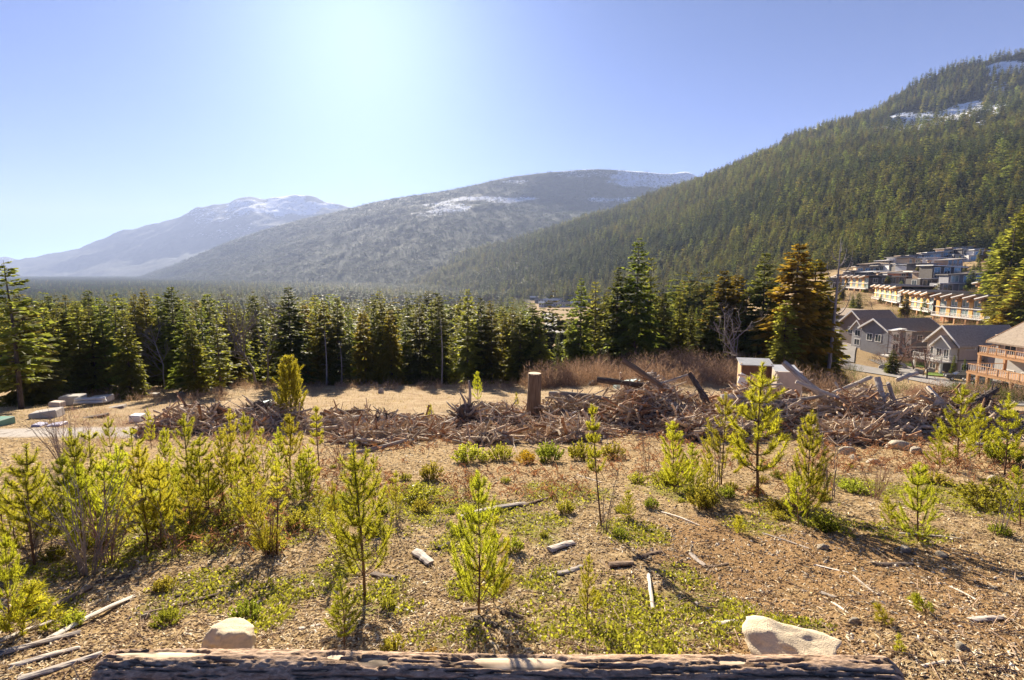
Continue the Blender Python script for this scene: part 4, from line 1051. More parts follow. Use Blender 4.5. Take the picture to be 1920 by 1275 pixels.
M['rust_twigs'] = wood('rust_twigs', [(0.3,(0.14,0.07,0.035)),(0.5,(0.32,0.17,0.09)),(0.7,(0.46,0.29,0.17))], (6,6,6), bstr=.2, orand=.1)
M['soil'] = plain('dark_soil', (0.10,0.07,0.05), .95, .5, 3, bstr=.8, bdist=.05)
M['cut_end'] = plain('sawn_end', (0.62,0.47,0.31), .8, .25, 6)

HEAPS = [ # u0, u1, v top, depth, half depth m, twigs, label
 (290,440,764,25.5,1.5,260,'dark mound of roots and soil sloping down beside the gravel road'),
 (430,580,757,27.0,1.6,300,'brush pile with a pale lump on top, left of the bright pine'),
 (560,740,782,26.5,1.7,420,'low slash pile behind the spread armed pine'),
 (700,880,788,26.0,1.7,420,'low tangled slash pile left of the root stump with horns'),
 (845,1010,764,27.0,1.7,460,'dark slash pile around the root stump with horns'),
 (990,1180,746,28.0,1.8,520,'slash pile right of the sawn stump'),
 (1120,1320,716,28.0,2.2,760,'tall slash pile with a leaning beam on top'),
 (1290,1500,722,27.5,2.2,760,'large slash pile behind the tallest young pine'),
 (1460,1660,728,27.0,2.2,700,'slash pile with pale crossed logs before the street'),
 (1630,1800,738,27.0,2.0,560,'slash pile at right with split bleached logs'),
 (1770,1885,758,27.5,1.6,280,'low right end of the slash piles below the deck'),
 (640,790,806,22.6,1.2,300,'small brush clump in front of the low piles left of centre'),
 (990,1130,790,23.6,1.3,300,'low brush heap in front of the sawn stump'),
 (1230,1400,772,23.8,1.4,340,'brush heap at the front of the tall slash pile'),
 (1480,1640,785,23.4,1.3,300,'low brush heap in front of the crossed pale logs'),
 (860,960,800,23.8,1.1,200,'small dark brush heap below the horned root stump')]
HP = []
for (u0, u1, vt, d, ry, nt_, lab) in HEAPS:
    uc = (u0+u1)/2; top = at(uc, vt, d); g = Hz(top[0], d); HP.append((top[0], d-.7+.5*math.sin(u0*.7), (u1-u0)/2*d/FPX*1.14, ry*1.5, (top[2]-g)*1.18))
def heap_h(x, y, only=None):
    h = np.zeros_like(x)
    for i, (cx, cy, rx, ry, hh) in enumerate(HP):
        if only is not None and i != only: continue
        q = ((x-cx)/rx)**2+((y-cy)/ry)**2
        h = np.maximum(h, hh*.86*np.clip(1-q, 0, 1)**.85*(1+.7*fbm(x*.8+i*9, y*.8, 30+i, 3)))
    return h
for i, ((u0, u1, vt, d, ry, nt_, lab), (cx, cy, rx, ryy, hh)) in enumerate(zip(HEAPS, HP)):
    r = np.random.RandomState(1000+i)
    o = thing('slash_pile', lab, 'brush pile', (cx, cy, 0), group='slash piles across the clearing')
    n = 34; gx, gy = np.meshgrid(np.linspace(-1.05, 1.05, n)*rx, np.linspace(-1.05, 1.05, n)*ryy)
    hz_ = heap_h(gx+cx, gy+cy, i); zz_ = Hn(gx+cx, gy+cy)+hz_*.50-.06*(hz_ <= 0)+.05*fbm(gx*4, gy*4, 3, 2)*(hz_ > 0)
    MB().add(np.stack([gx, gy, zz_], -1).reshape(-1, 3), grid_faces(n, n)).build('soil_mound', M['soil'], o, True)
    for part, frac, mt in (('twigs', .78, 'twigs'), ('rusty_twigs', .22 if i not in (6, 7, 4, 3) else .4, 'rust_twigs')):
        mb = MB(); n = int(nt_*frac*2.6)
        q = r.rand(n)**.5; ph = r.rand(n)*6.283; X = cx+rx*q*np.cos(ph); Y = cy+ryy*q*np.sin(ph)
        HH = heap_h(X, Y, i); Zs = Hn(X, Y)+HH*r.uniform(.45, 1.02, n)+.02
        for k in range(n):
            x, y, z = X[k], Y[k], Zs[k]; big = r.rand() < .3
            L = r.uniform(.35, 1.3) if not big else r.uniform(.8, 2.2); rad = r.uniform(.007, .018) if not big else r.uniform(.022, .08)
            th = r.rand()*math.pi; el = r.randn()*.42
            dv_ = np.array((math.cos(th)*math.cos(el), math.sin(th)*math.cos(el)*.7, math.sin(el)))
            nrm = unit(np.array((r.randn(), r.randn(), r.randn()))); c_ = np.array((x-cx, y-cy, z)); cur = r.uniform(-.18, .18)*L
            mb.tube([c_-dv_*L/2, c_-dv_*L*.17+nrm*cur, c_+dv_*L*.17+nrm*cur*.9, c_+dv_*L/2], np.array((1, .9, .7, .35))*rad, 6 if big else 3, cap=big, a=.2+.75*r.rand())
        tag(mb.build(part, M[mt], o), kind='stuff')

r = np.random.RandomState(1090); mb = MB(); n = 1500
XS = r.uniform(-14, 26, n); YS = 25.2-abs(r.randn(n))*2.2; ZS = Hn(XS, YS)+heap_h(XS, YS)
for k in range(n):
    L = r.uniform(.25, 1.2); th = r.rand()*math.pi; el = abs(r.randn())*.2; dv_ = np.array((math.cos(th)*math.cos(el), math.sin(th)*math.cos(el), math.sin(el)))*L/2; c_ = np.array((XS[k], YS[k], ZS[k]+.05+L/2*math.sin(el))); nrm = r.randn(3)*.05*L; rad = r.uniform(.006, .026)
    mb.tube([c_-dv_, c_+nrm, c_+dv_], np.array((1, .85, .4))*rad, 4, cap=False, a=.1+.8*r.rand())
tag(mb.build('scattered_sticks', M['twigs']), 'broken sticks scattered in front of the slash piles', 'litter', kind='stuff')
def hit(u, v, off=0.0, dmax=80):
    a, t = ray(u, v); d = np.exp(np.linspace(math.log(2.0), math.log(dmax), 1200)); f = t*d-Hn(a*d, d)-heap_h(a*d, d)-off
    k = int(np.argmax(f < 0)); k = len(d)-1 if f[k] >= 0 else k
    return np.array((a*d[k], d[k], t*d[k]))
def orient(o, p1, p2):
    d = Vector(p2)-Vector(p1); o.location = tuple(p1); o.rotation_mode = 'QUATERNION'; o.rotation_quaternion = d.to_track_quat('Z', 'Y')
    return d.length
def log(name, label, p1, p2, r1, r2, mat='grey_wood', seed=0, group=None, bend=.015, stubs=4, split=False, cat='log', n=9):
    r = np.random.RandomState(seed+7); L = float(np.linalg.norm(np.array(p2)-np.array(p1))); mb = MB()
    q = np.linspace(0, 1, n); P = np.stack([bend*L*np.sin(q*3.1)*r.randn(), bend*L*np.sin(q*3.1)*r.randn(), q*L], -1)
    if split:   # a split slab: half round, ragged ends
        rad = np.interp(q, [0, 1], [r1, r2]); m_ = 8
        ang = np.linspace(0, math.pi, 6); V = []
        for k in range(n):
            ring = [(rad[k]*math.cos(a_)*(1+.1*r.randn()), rad[k]*.5*math.sin(a_)*(1+.1*r.randn())) for a_ in ang]+[(-rad[k]*.4, -.03-.1*rad[k]), (rad[k]*.4, -.03-.1*rad[k])]
            for (x, y) in ring: V.append((P[k][0]+x, P[k][1]+y, P[k][2]+(r.uniform(-.16, .16)*min(L*.3, .5) if k in (0, n-1) else 0)))
        i = np.arange(n-1)[:, None]*m_; j = np.arange(m_)[None, :]; kk = (j+1) % m_
        mb.add(V, np.stack([i+j, i+kk, i+m_+kk, i+m_+j], -1).reshape(-1, 4), .4+.3*r.rand())
        for e in (0, n-1):
            b = e*m_; mb.add(V[b:b+m_], [(0,k,k+1) for k in range(1, m_-1)] if e else [(0,k+1,k) for k in range(1, m_-1)], .6)
    else:
        rad_ = np.interp(q, [0, 1], [r1, r2])*(1+.07*r.randn(n))
        mb.tube(P, rad_, 11, a=.35+.3*r.rand(), jit=.10, rng=r)
        if r1 > .06:
            for k in range(7):      # splintered end
                ph = k*.9+r.rand(); rr_ = r2*.75; l = r2*r.uniform(.5, 2.2); b_ = P[-1]+np.array((math.cos(ph)*rr_, math.sin(ph)*rr_, -.03)); mb.tube([b_, b_+np.array((-math.cos(ph)*rr_*.2, -math.sin(ph)*rr_*.2, l))], [r2*.34, r2*.05], 4, a=.7)
        for k in range(stubs):
            z = r.uniform(.2, .9)*L; ph = r.rand()*6.28; l = (r1+r2)*r.uniform(.7, 1.6)
            mb.tube([(0,0,z), (math.cos(ph)*l, math.sin(ph)*l, z+l*.4)], [(r1+r2)*.14, (r1+r2)*.07], 5, a=.5)
    o = mb.build(name, M[mat], None, False); orient(o, p1, p2)
    return tag(o, label, cat, group)
# main logs on the slash piles: (u1,v1,lift1,u2,v2,lift2,r1,r2,material,label)
G1 = 'logs lying on the slash piles'
LOGS = [(1168,680,27.0,1240,728,25.9,.13,.12,'brown_wood','square leaning beam sticking up left from the tall slash pile'),
 (1293,704,26.6,1322,752,25.6,.10,.17,'dark_root','dark stub leaning on the tall slash pile'),
 (1120,716,28.2,1200,726,27.2,.16,.13,'dark_root','dark log lying flat left of the leaning beam'),
 (1470,684,28.5,1548,752,26.6,.15,.18,'grey_wood','thick grey log leaning up beside the beige box'),
 (1492,720,26.6,1610,764,25.4,.11,.07,'pale_wood','long bleached log sloping down right of the beige box'),
 (1562,742,26.4,1632,712,27.2,.10,.10,'pale_wood','bleached log rising to the upright stump at right'),
 (1645,712,26.2,1660,768,25.4,.15,.09,'pale_wood','short upright bleached log in the right slash pile'),
 (1718,704,28.0,1684,716,27.2,.12,.12,'pale_wood','bleached log end with splinters behind the grey slab'),
 (1740,730,27.2,1768,760,26.0,.10,.12,'pale_wood','white bleached plank at the right of the slash pile'),
 (1752,757,25.9,1800,782,25.2,.11,.13,'pale_wood','bleached log at the lower right end of the slash pile'),
 (1826,762,27.0,1868,734,28.0,.20,.14,'dark_root','dark gnarled root log below the deck'),
 (1243,752,25.9,1350,794,25.2,.09,.14,'grey_wood','grey pole slanting down across the tall slash pile'),
 (1352,748,26.0,1415,746,26.2,.12,.12,'pale_wood','pale log end behind the tallest young pine'),
 (1440,760,25.6,1570,742,26.6,.10,.07,'grey_wood','thin grey log behind the young pine with thin stem'),
 (1196,778,25.4,1218,744,26.0,.05,.04,'grey_wood','thin pale branch standing in the tall slash pile'),
 (1232,724,26.8,1290,706,27.5,.06,.05,'grey_wood','thin grey pole behind the dark stub'),
 (1030,742,29.2,1140,752,28.0,.16,.12,'grey_wood','long grey log right behind the sawn stump'),
 (1052,776,26.2,1088,802,25.4,.22,.24,'brown_wood','fat cut log pointing at the camera right of the stump'),
 (596,794,26.2,676,786,26.8,.12,.11,'pale_wood','pale log end on the low slash pile behind the spread armed pine'),
 (545,814,25.4,660,808,25.8,.10,.08,'pale_wood','long pale pole lying along the low left slash pile'),
 (600,780,27.6,690,774,28.0,.13,.12,'brown_wood','brown log lying along the back of the low left pile'),
 (732,778,27.2,792,790,26.8,.07,.06,'grey_wood','thin grey branch on the low pile left of the root stump'),
 (690,815,25.4,760,812,25.6,.09,.07,'grey_wood','grey log in front of the low middle slash pile'),
 (560,800,26.0,630,818,25.2,.13,.10,'dark_root','dark log under the low left slash pile'),
 (800,812,25.2,860,785,26.4,.07,.05,'pale_wood','pale crooked branch leading to the root stump'),
 (905,790,26.4,990,780,27.0,.08,.06,'grey_wood','grey pole right of the root stump with horns'),
 (1000,812,25.0,1080,776,26.4,.07,.05,'pale_wood','pale thin log below the sawn stump'),
 (1380,788,25.0,1470,800,24.8,.13,.10,'grey_wood','grey log low in the slash pile behind the tallest pine'),
 (1560,795,25.0,1660,815,24.4,.09,.07,'grey_wood','grey log along the foot of the right slash pile'),
 (1600,752,26.2,1640,792,25.2,.07,.05,'grey_wood','grey branch slanting below the upright bleached log'),
 (280,826,24.6,330,806,25.2,.12,.09,'dark_root','dark log at the tip of the root mound beside the road'),
 (640,862,19.5,760,830,21.5,.10,.07,'grey_wood','grey log lying before the brush clump left of centre')]
for i, (u1, v1, d1, u2, v2, d2, r1, r2, mt, lab) in enumerate(LOGS):
    log('fallen_log', lab, at(u1, v1-4, d1-1.0), at(u2, v2-4, d2-1.0), r1, r2, mt, 30+i, G1)
log('wood_slab', 'broad grey wood slab standing in the right slash pile', at(1664, 718, 25.6), at(1684, 772, 25.2), .22, .26, 'grey_wood', 90, None, split=True, cat='wood')
log('wood_slab', 'split bleached log, its pale face showing, at the right slash pile', at(1688, 786, 24.8), at(1738, 752, 26.0), .18, .24, 'pale_wood', 91, None, split=True, cat='wood')
# random smaller branches on the piles, one by one
r = np.random.RandomState(95)
for i in range(150):
    k = r.choice(len(HP), p=np.array([.04,.04,.07,.07,.08,.1,.14,.13,.11,.07,.03,.02,.03,.03,.02,.02])); cx, cy, rx, ry, hh = HP[k]
    x = cx+rx*r.uniform(-.9, .9); y = cy-ry*r.uniform(-.5, .8); z = Hz(x, y)+float(heap_h(np.array([x]), np.array([y]), k)[0])*r.uniform(.75, 1.05)+.05
    L = r.uniform(.8, 2.3); th = r.randn()*.9; el = r.randn()*.3; dv_ = np.array((math.cos(th)*math.cos(el), math.sin(th)*.6, math.sin(el)))*L/2*(1 if r.rand() < .5 else -1)
    c_ = np.array((x, y, z)); rr = r.uniform(.022, .065)
    log('broken_branch', 'broken branch in the ' + ' '.join(HEAPS[k][6].split()[:12]), c_-dv_, c_+dv_, rr, rr*r.uniform(.4, .8), r.choice(['grey_wood', 'pale_wood', 'grey_wood', 'brown_wood', 'dark_root']), 200+i, 'broken branches in the slash piles', .06, 2, cat='branch', n=6)

# root stumps: a body with roots spreading in all directions
def root_stump(label, u, v, d, s, seed, horns=(), n=34, flat=.55):
    c = at(u, v, d); r = np.random.RandomState(seed); o = thing('root_stump', label, 'stump', tuple(c), group='uprooted stumps in the slash piles')
    nph, nth = 18, 12; th = np.linspace(.02, math.pi-.02, nth); ph = np.arange(nph)*2*math.pi/nph
    T_, P_ = np.meshgrid(th, ph, indexing='ij'); rad = s*.42*(1+.5*fbm(np.cos(P_)*2+seed, np.sin(P_)*2+T_*2, seed, 3))
    V = np.stack([rad*np.sin(T_)*np.cos(P_), rad*np.sin(T_)*np.sin(P_)*flat, rad*np.cos(T_)], -1)
    i = np.arange(nth-1)[:, None]*nph; j = np.arange(nph)[None, :]; k = (j+1) % nph
    MB().add(V.reshape(-1, 3), np.stack([i+j, i+nph+j, i+nph+k, i+k], -1).reshape(-1, 4)).build('stump_body', M['dark_root'], o, True)
    for q in range(n):
        dv_ = unit(np.array((r.randn(), r.randn()*.7-.3, r.randn()*.8))); L = s*r.uniform(.45, .95); P = [dv_*s*.25]
        dd_ = dv_
        for e in range(5): dd_ = unit(dd_+r.randn(3)*.33); P.append(P[-1]+dd_*L/5)
        mb = MB(); r0 = s*r.uniform(.025, .075); mb.tube(P, np.linspace(r0, r0*.25, 6), 5, a=.3+.5*r.rand()); mb.build('root', M['dark_root' if r.rand() < .6 else 'grey_wood'], o, True)
    for (du, dv2, r0) in horns:
        e = np.array((du*d/FPX, -.1, -dv2*d/FPX)); q = np.linspace(0, 1, 6)[:, None]
        mb = MB(); mb.tube(e*q+np.array((.1, 0, 0))*np.sin(q*3), np.linspace(r0, r0*.3, 6), 7, a=.55); mb.build('root', M['grey_wood'], o, True)
    return o
root_stump('uprooted stump with two root horns standing up on the pile left of the sawn stump', 876, 776, 25.6, 1.25, 1, ((-14,-44,.11),(4,-66,.12),(30,-26,.06),(-45,22,.08)))
root_stump('tangled root clump on the low slash pile left of the horned stump', 720, 792, 25.2, 1.0, 2, ((-20,-34,.05),(12,-20,.05)))
root_stump('round tangle of dark roots hanging at the front of the low pile', 706, 828, 23.5, .95, 3)
root_stump('dark root clump on the brush pile left of the bright pine', 484, 768, 26.0, 1.0, 4, ((-28,-30,.06),))
root_stump('dark root end on top of the mound beside the gravel road', 408, 770, 25.6, .8, 5, ((2,-10,.1),))
root_stump('dark root clump at the right end of the slash piles', 1845, 752, 26.5, .8, 6)
root_stump('small dark root clump behind the bushy shrub row', 940, 812, 24.5, .8, 7)

# sawn stump
g = at(1000, 770, 27.4); zt = at(1000, 700, 27.4)[2]; hs = zt-g[2]; o = thing('sawn_stump', 'tall sawn tree stump with pale cut top standing at the centre', 'stump', tuple(g), rot=(0, R(1.8), 0))
r = np.random.RandomState(5); q = np.linspace(0, 1, 14); nphi = 28; ph = np.arange(nphi)*2*math.pi/nphi
Q, PHI = np.meshgrid(q, ph, indexing='ij'); rad = .335+.13*(1-Q)**3+.11*fbm(np.cos(PHI)*4+9, np.sin(PHI)*4+Q*1.4, 4, 4)
V = np.stack([rad*np.cos(PHI), rad*np.sin(PHI), Q*(hs+.5)-.5], -1); i = np.arange(13)[:, None]*nphi; j = np.arange(nphi)[None, :]; k = (j+1) % nphi
MB().add(V.reshape(-1, 3), np.stack([i+j, i+k, i+nphi+k, i+nphi+j], -1).reshape(-1, 4)).build('bark', M['brown_wood'], o, True)
mb = MB(); mb.tube([(0,0,hs-.05), (0,0,hs+.012)], [.335,.33], 28); mb.build('cut_face', M['cut_end'], o)

# -------- the big log across the bottom of the picture
def log_surface(L, r0, bark, seed=3):
    nz_, na = (680, 110) if bark else (300, 40); z = np.linspace(0, L, nz_); a_ = np.arange(na)*2*math.pi/na; Z, A_ = np.meshgrid(z, a_, indexing='ij')
    ca, sa = np.cos(A_), np.sin(A_)
    base_r = r0*(1+.05*np.sin(Z*1.1)+.05*fbm(Z*.8, ca*1.2+sa, 5, 3))
    wa = A_*6.5+1.3*fbm(Z*1.7, A_*2.0, 7, 3)
    fur = np.abs(fbm(Z*1.25, wa, 11, 3)); plate = sstep(.0, .10, fur)*(.8+.2*sstep(.0, .03, np.abs(fbm(Z*4.5+9, A_*3.0, 16, 2))))
    strip = np.zeros_like(Z)
    for zc, hz_, ac, ha in ((L*.53,L*.06,1.5,.5),(L*.35,L*.018,1.7,.3),(L*.30,L*.012,1.4,.25),(L*.08,L*.06,1.35,.3),(L*.79,L*.02,1.5,.2)):
        strip = np.maximum(strip, sstep(1.25, .8, ((Z-zc)/hz_)**2+((A_-ac)/ha)**2+.9*fbm(Z*3, A_*4, 13, 3)))
    if bark: rr = base_r-.004+.034*plate+.020*fbm(Z*16, A_*14, 12, 3)-.055*strip
    else: rr = base_r-.006+.006*fbm(Z*1.2, A_*14, 15, 3)
    taper = np.minimum(1, np.sqrt(np.clip(np.minimum(Z+.03*sa+.02, L-Z+.05*ca+.02)/.14, 0, 1)))
    rr = rr*(taper*.75+.25)
    V = np.stack([rr*ca, rr*sa, Z+.07*fbm(A_*2, Z*0, 9, 3)*(1-taper)], -1)
    i = np.arange(nz_-1)[:, None]*na; j = np.arange(na)[None, :]; k = (j+1) % na
    mb = MB().add(V.reshape(-1, 3), np.stack([i+j, i+k, i+na+k, i+na+j], -1).reshape(-1, 4), (-.30+1.05*plate).ravel())
    b = (nz_-1)*na
    mb.add(V.reshape(-1, 3)[:na], [(0, q+1, q) for q in range(1, na-1)], .5); mb.add(V.reshape(-1, 3)[b:], [(0, q, q+1) for q in range(1, na-1)], .5)
    return mb
M['bare_log'] = wood('bare_log_wood', [(0.3,(0.36,0.25,0.16)),(0.5,(0.52,0.40,0.28)),(0.7,(0.64,0.52,0.38))], (26,26,1.2), bdist=.006, bstr=.5, orand=0)
M['log_bark'] = wood('log_bark', [(0.28,(0.09,0.055,0.035)),(0.44,(0.25,0.165,0.11)),(0.58,(0.40,0.28,0.195)),(0.76,(0.56,0.42,0.31))], (30,30,10), bdist=.02, bstr=.8, orand=0)
p1 = hit(188, 1268, .17); p2 = hit(1690, 1284, .15)
o = thing('big_log', 'big rough barked log lying across the bottom of the picture', 'log', tuple(p1)); L = orient(o, p1, p2)
log_surface(L, .20, True).build('bark', M['log_bark'], o, True)
log_surface(L, .205, False).build('bare_wood', M['bare_log'], o, True)

# -------- stones
M['granite'] = plain('pale_granite', (0.60,0.51,0.39), .9, .45, 6, bstr=1.0, bdist=.04, orand=.12)
M['white_rock'] = plain('cream_rock', (0.70,0.57,0.39), .85, .3, 4, bstr=.8, bdist=.02)
M['grey_rock'] = plain('grey_rock', (0.36,0.33,0.30), .9, .4, 4, bstr=.7, bdist=.02, orand=.2)
def rock_mesh(seed, nth=22, nph=34, rough=.45, cuts=9):
    r = np.random.RandomState(seed); th = np.linspace(.01, math.pi-.01, nth); ph = np.arange(nph)*2*math.pi/nph; T_, P_ = np.meshgrid(th, ph, indexing='ij')
    N_ = np.stack([np.sin(T_)*np.cos(P_), np.sin(T_)*np.sin(P_), np.cos(T_)], -1); rad = np.ones(T_.shape)
    for k in range(cuts):
        n_ = unit(r.randn(3)); c = N_@n_; rad = np.where(c > .05, np.minimum(rad, r.uniform(.6, .9)/np.maximum(c, .05)), rad)
    rad = rad*(1+rough*.35*fbm(N_[..., 0]*2.2+N_[..., 2]+seed, N_[..., 1]*2.2+N_[..., 2]*1.7, seed, 4))
    V = N_*rad[..., None]; i = np.arange(nth-1)[:, None]*nph; j = np.arange(nph)[None, :]; k = (j+1) % nph
    return MB().add(V.reshape(-1, 3), np.stack([i+j, i+nph+j, i+nph+k, i+k], -1).reshape(-1, 4))
RK = [rock_mesh(s, 14, 20) for s in range(1, 6)]
def stone(label, u, v, w_px, h_px, mat, seed, big=False, rz=0, group='pale stones in the clearing', name='boulder', sink=.3, wedge=False):
    g = ground_at(u, v); sx = w_px/2*g[1]*1.02/FPX; sz = h_px*g[1]*1.1/FPX/(1-sink)/1.0/1.7
    mbk = rock_mesh(seed, 40, 60, .9, 15) if big else RK[seed % 5]
    if wedge:
        V = mbk.V[0]; V[:, 2] *= 1-.42*np.clip((V[:, 0]+.6)/1.5, 0, 1)
    me = mbk.mesh(name, M[mat], True)
    o = tag(link(name, me, None, (g[0], g[1]+sx*.3, g[2]+sz*(1-sink*2))), label, 'rock', group); o.scale = (sx, sx*.75, sz*(1 if big else .8)); o.rotation_euler = (0, 0, rz)
    if not big: o.location.z -= sz*.25
    return o
stone('large cream boulder lying behind the right end of the big log', 1495, 1250, 235, 54, 'white_rock', 13, True, -.1, sink=.25, wedge=True)
stone('rough pale boulder behind the left end of the big log', 424, 1228, 138, 42, 'white_rock', 27, True, .4, sink=.28)
for i, (u, v, w_, h_, mt, lab) in enumerate([(1592,852,34,16,'granite','pale stone, left of the white stones below the right slash pile'),(1605,862,26,10,'granite','flat stone just below the left white stone in the bracken'),(1690,842,50,20,'granite','largest white stone below the right slash pile'),(1720,850,30,14,'granite','white stone touching the largest white stone'),
 (1835,838,40,18,'granite','pale stone right of the young pine below the deck'),(1888,815,36,16,'granite','pale stone near the right edge below the deck'),(1870,905,30,14,'granite','pale stone near the right edge among shrubs'),(1640,870,28,12,'granite','pale stone half buried in dead bracken'),
 (1700,1035,30,12,'granite','pale stone left of the shadow of the isolated pine'),(1770,1045,24,12,'granite','pale stone in the shadow of the isolated pine'),(1605,1170,26,12,'granite','small pale stone above the cream boulder'),(1810,1220,30,14,'granite','pale stone at the lower right corner'),(1545,1030,24,12,'granite','pale stone on the edge of the bare ground'),
 (1390,870,26,18,'granite','white stone at the foot of the tallest young pine'),(340,743,16,12,'grey_rock','small grey boulder on the field before the left forest'),(714,737,12,11,'grey_rock','round dark boulder on the field left of the root stump'),(1330,712,28,12,'grey_rock','flat grey rock behind the slash pile left of the shed'),(1115,722,28,12,'grey_rock','pale rock on the field right of the stump'),(1155,722,22,10,'grey_rock','pale rock beside the fallen dark log'),
 (820,1230,22,9,'granite','small stone behind the middle of the big log'),(270,1160,20,9,'granite','small stone near the dark stick at lower left'),(690,1180,20,9,'granite','small stone left of the little shrub behind the log')]): stone(lab, u, v, w_, h_, mt, i+1, rz=i*1.3)

# -------- boards, bark slabs and splinters lying near the camera: (u1,v1,u2,v2,half width m,material,label)
NEAR = [(862,972,985,946,.085,'grey_wood','weathered half log lying in the middle of the clearing'),(980,950,1032,934,.05,'brown_wood','dark splintered end of the weathered half log'),
 (0,1228,148,1188,.055,'grey_wood','grey splintered plank at lower left edge'),(96,1198,250,1120,.045,'pale_wood','long bleached splinter at lower left'),(0,1204,122,1160,.04,'grey_wood','grey splinter above the lower left planks'),
 (98,1140,168,1104,.07,'brown_wood','brown log end at lower left near the bare fan'),(20,1252,150,1216,.04,'pale_wood','pale splinter below the grey plank at lower left'),(40,1275,190,1228,.05,'grey_wood','lowest grey plank at lower left corner'),
 (-20,1188,60,1150,.045,'brown_wood','brown stick at the left edge above the planks'),(60,1180,150,1150,.04,'grey_wood','grey stick between the lower left planks'),(270,1152,412,1114,.04,'brown_wood','dark stick lying left of the large foreground pine'),
 (330,1120,420,1100,.03,'dark_root','thin dark stick behind the long dark stick'),(180,1092,240,1082,.05,'dark_root','charred log piece below the bare fan'),(200,1105,262,1094,.035,'brown_wood','second charred stick below the bare fan'),(250,1010,330,985,.025,'grey_wood','pale stick under the left pines'),
 (1296,1040,1322,1062,.05,'grey_wood','bark strip on the bare ground right of centre'),(1318,1064,1364,1058,.035,'brown_wood','dark bark strip joined to the one right of centre'),(1216,1078,1224,1142,.03,'pale_wood','bleached splinter pointing at the camera right of centre'),
 (1140,1062,1188,1058,.07,'brown_wood','thick bark slab right of centre'),(1200,1046,1240,1036,.05,'brown_wood','bark slab right of the thick one'),(1030,1034,1074,1020,.09,'grey_wood','broad bark slab behind the green ground cover'),
 (780,1038,808,1060,.10,'grey_wood','square grey bark slab left of the centre pine'),(820,1030,842,1020,.06,'dark_root','dark bark chunk left of the centre pine'),(700,1078,742,1086,.06,'dark_root','dark bark chunk beside the large foreground pine'),
 (868,1146,908,1142,.04,'brown_wood','bark strip at the foot of the centre pine'),(892,1160,932,1176,.05,'dark_root','dark bark piece below the centre pine'),(940,1150,980,1160,.05,'brown_wood','bark piece right of the centre pine foot'),
 (1046,1078,1090,1064,.06,'grey_wood','pale slab beside the small pine in ground cover'),(1340,1172,1378,1168,.05,'pale_wood','pale wood chip above the cream boulder'),(1530,1060,1590,1074,.02,'pale_wood','thin pale stick on the bare ground'),
 (1640,1060,1710,1058,.05,'dark_root','dark wood piece left of the isolated pine shadow'),(1600,1080,1640,1112,.018,'pale_wood','thin pale splinter on the bare ground at right'),(1780,1100,1830,1125,.02,'pale_wood','thin pale stick near the right edge'),
 (1560,1130,1590,1150,.018,'pale_wood','pair of pale splinters above the cream boulder'),(1820,1165,1880,1160,.05,'grey_wood','grey flat piece of wood near the right edge'),(1540,1112,1570,1122,.035,'grey_wood','grey chip left of the leaning seedlings'),
 (1430,1000,1520,1030,.02,'grey_wood','thin curved grey stick below the thin stemmed pine'),(1690,1000,1800,1010,.02,'pale_wood','thin pale stick behind the isolated pine'),(1080,890,1130,905,.02,'pale_wood','pale twig behind the bare stemmed pine'),(1240,960,1310,985,.02,'pale_wood','pale stick left of the rounded shrub'),
 (560,1180,600,1172,.03,'pale_wood','pale chip left of the small front pine'),(740,1140,780,1150,.02,'pale_wood','pale stick right of the small foreground shrub'),(430,1000,470,985,.06,'brown_wood','sawn brown stump piece under the yellowing pine'),(1730,1250,1800,1240,.02,'pale_wood','pale stick at the lower right corner')]
for i, (u1, v1, u2, v2, hw, mt, lab) in enumerate(NEAR):
    a_ = ground_at(u1, v1); b_ = ground_at(u2, v2); up = np.array((0, 0, hw*.35))
    log('wood_piece', lab, a_+up, b_+up, hw, hw*.8, mt, 400+i, 'wood pieces lying on the ground', .02, 0, split=True, cat='wood')
# -------- litter: chips, bark flakes and pebbles underfoot
def chips(name, label, n, ylo, yhi, lmin, lmax, asp, mat, seed, fn=None, amin=-1.08, amax=1.08, hgt=.25):
    r = np.random.RandomState(seed); y = np.exp(r.uniform(math.log(ylo), math.log(yhi), n)); x = r.uniform(amin, amax, n)*y
    k = roadmask(x, y) < .3
    if fn is not None: k &= r.rand(n) < fn(x, y)
    x, y = x[k], y[k]; n = len(x); z = Hn(x, y); L = np.exp(r.uniform(math.log(lmin), math.log(lmax), n))/2*(1+.035*y); W = L*asp*(.6+.8*r.rand(n)); ph = r.rand(n)*6.283
    c, s = np.cos(ph), np.sin(ph); tl = r.randn(n)*.22; C = np.stack([x, y, z+.004], -1)
    A = np.stack([c, s, tl], -1)*L[:, None]; B = np.stack([-s, c, r.randn(n)*.25], -1)*W[:, None]; Up = np.zeros((n, 3)); Up[:, 2] = W*hgt*2+.003
    V = np.stack([C-A-B*.6, C+A*.8-B, C+A+B*.5, C-A*.9+B, C+Up+A*.2*r.randn(n, 1)], 1).reshape(-1, 3); i = np.arange(n)[:, None]*5
    F = np.concatenate([i+np.array([f]) for f in ((0,1,4),(1,2,4),(2,3,4),(3,0,4))])
    return tag(MB().add(V, F, np.repeat(r.rand(n), 5)).build(name, M[mat]), label, 'litter', kind='stuff')
def flat(name, stops):
    m, t, N, L = newmat(name); col = ramp(t, attr(t, 'rnd').outputs['Fac'], stops); finish(t, col, .85, None, spec=.2); return m
M['chip_pale'] = flat('pale_wood_chips', [(0,(0.28,0.185,0.10)),(.4,(0.52,0.385,0.22)),(.75,(0.66,0.53,0.34)),(1,(0.80,0.70,0.53))])
M['chip_brown'] = flat('brown_bark_flakes', [(0,(0.06,0.032,0.014)),(.5,(0.22,0.125,0.055)),(.85,(0.36,0.235,0.12)),(1,(0.48,0.35,0.2))])
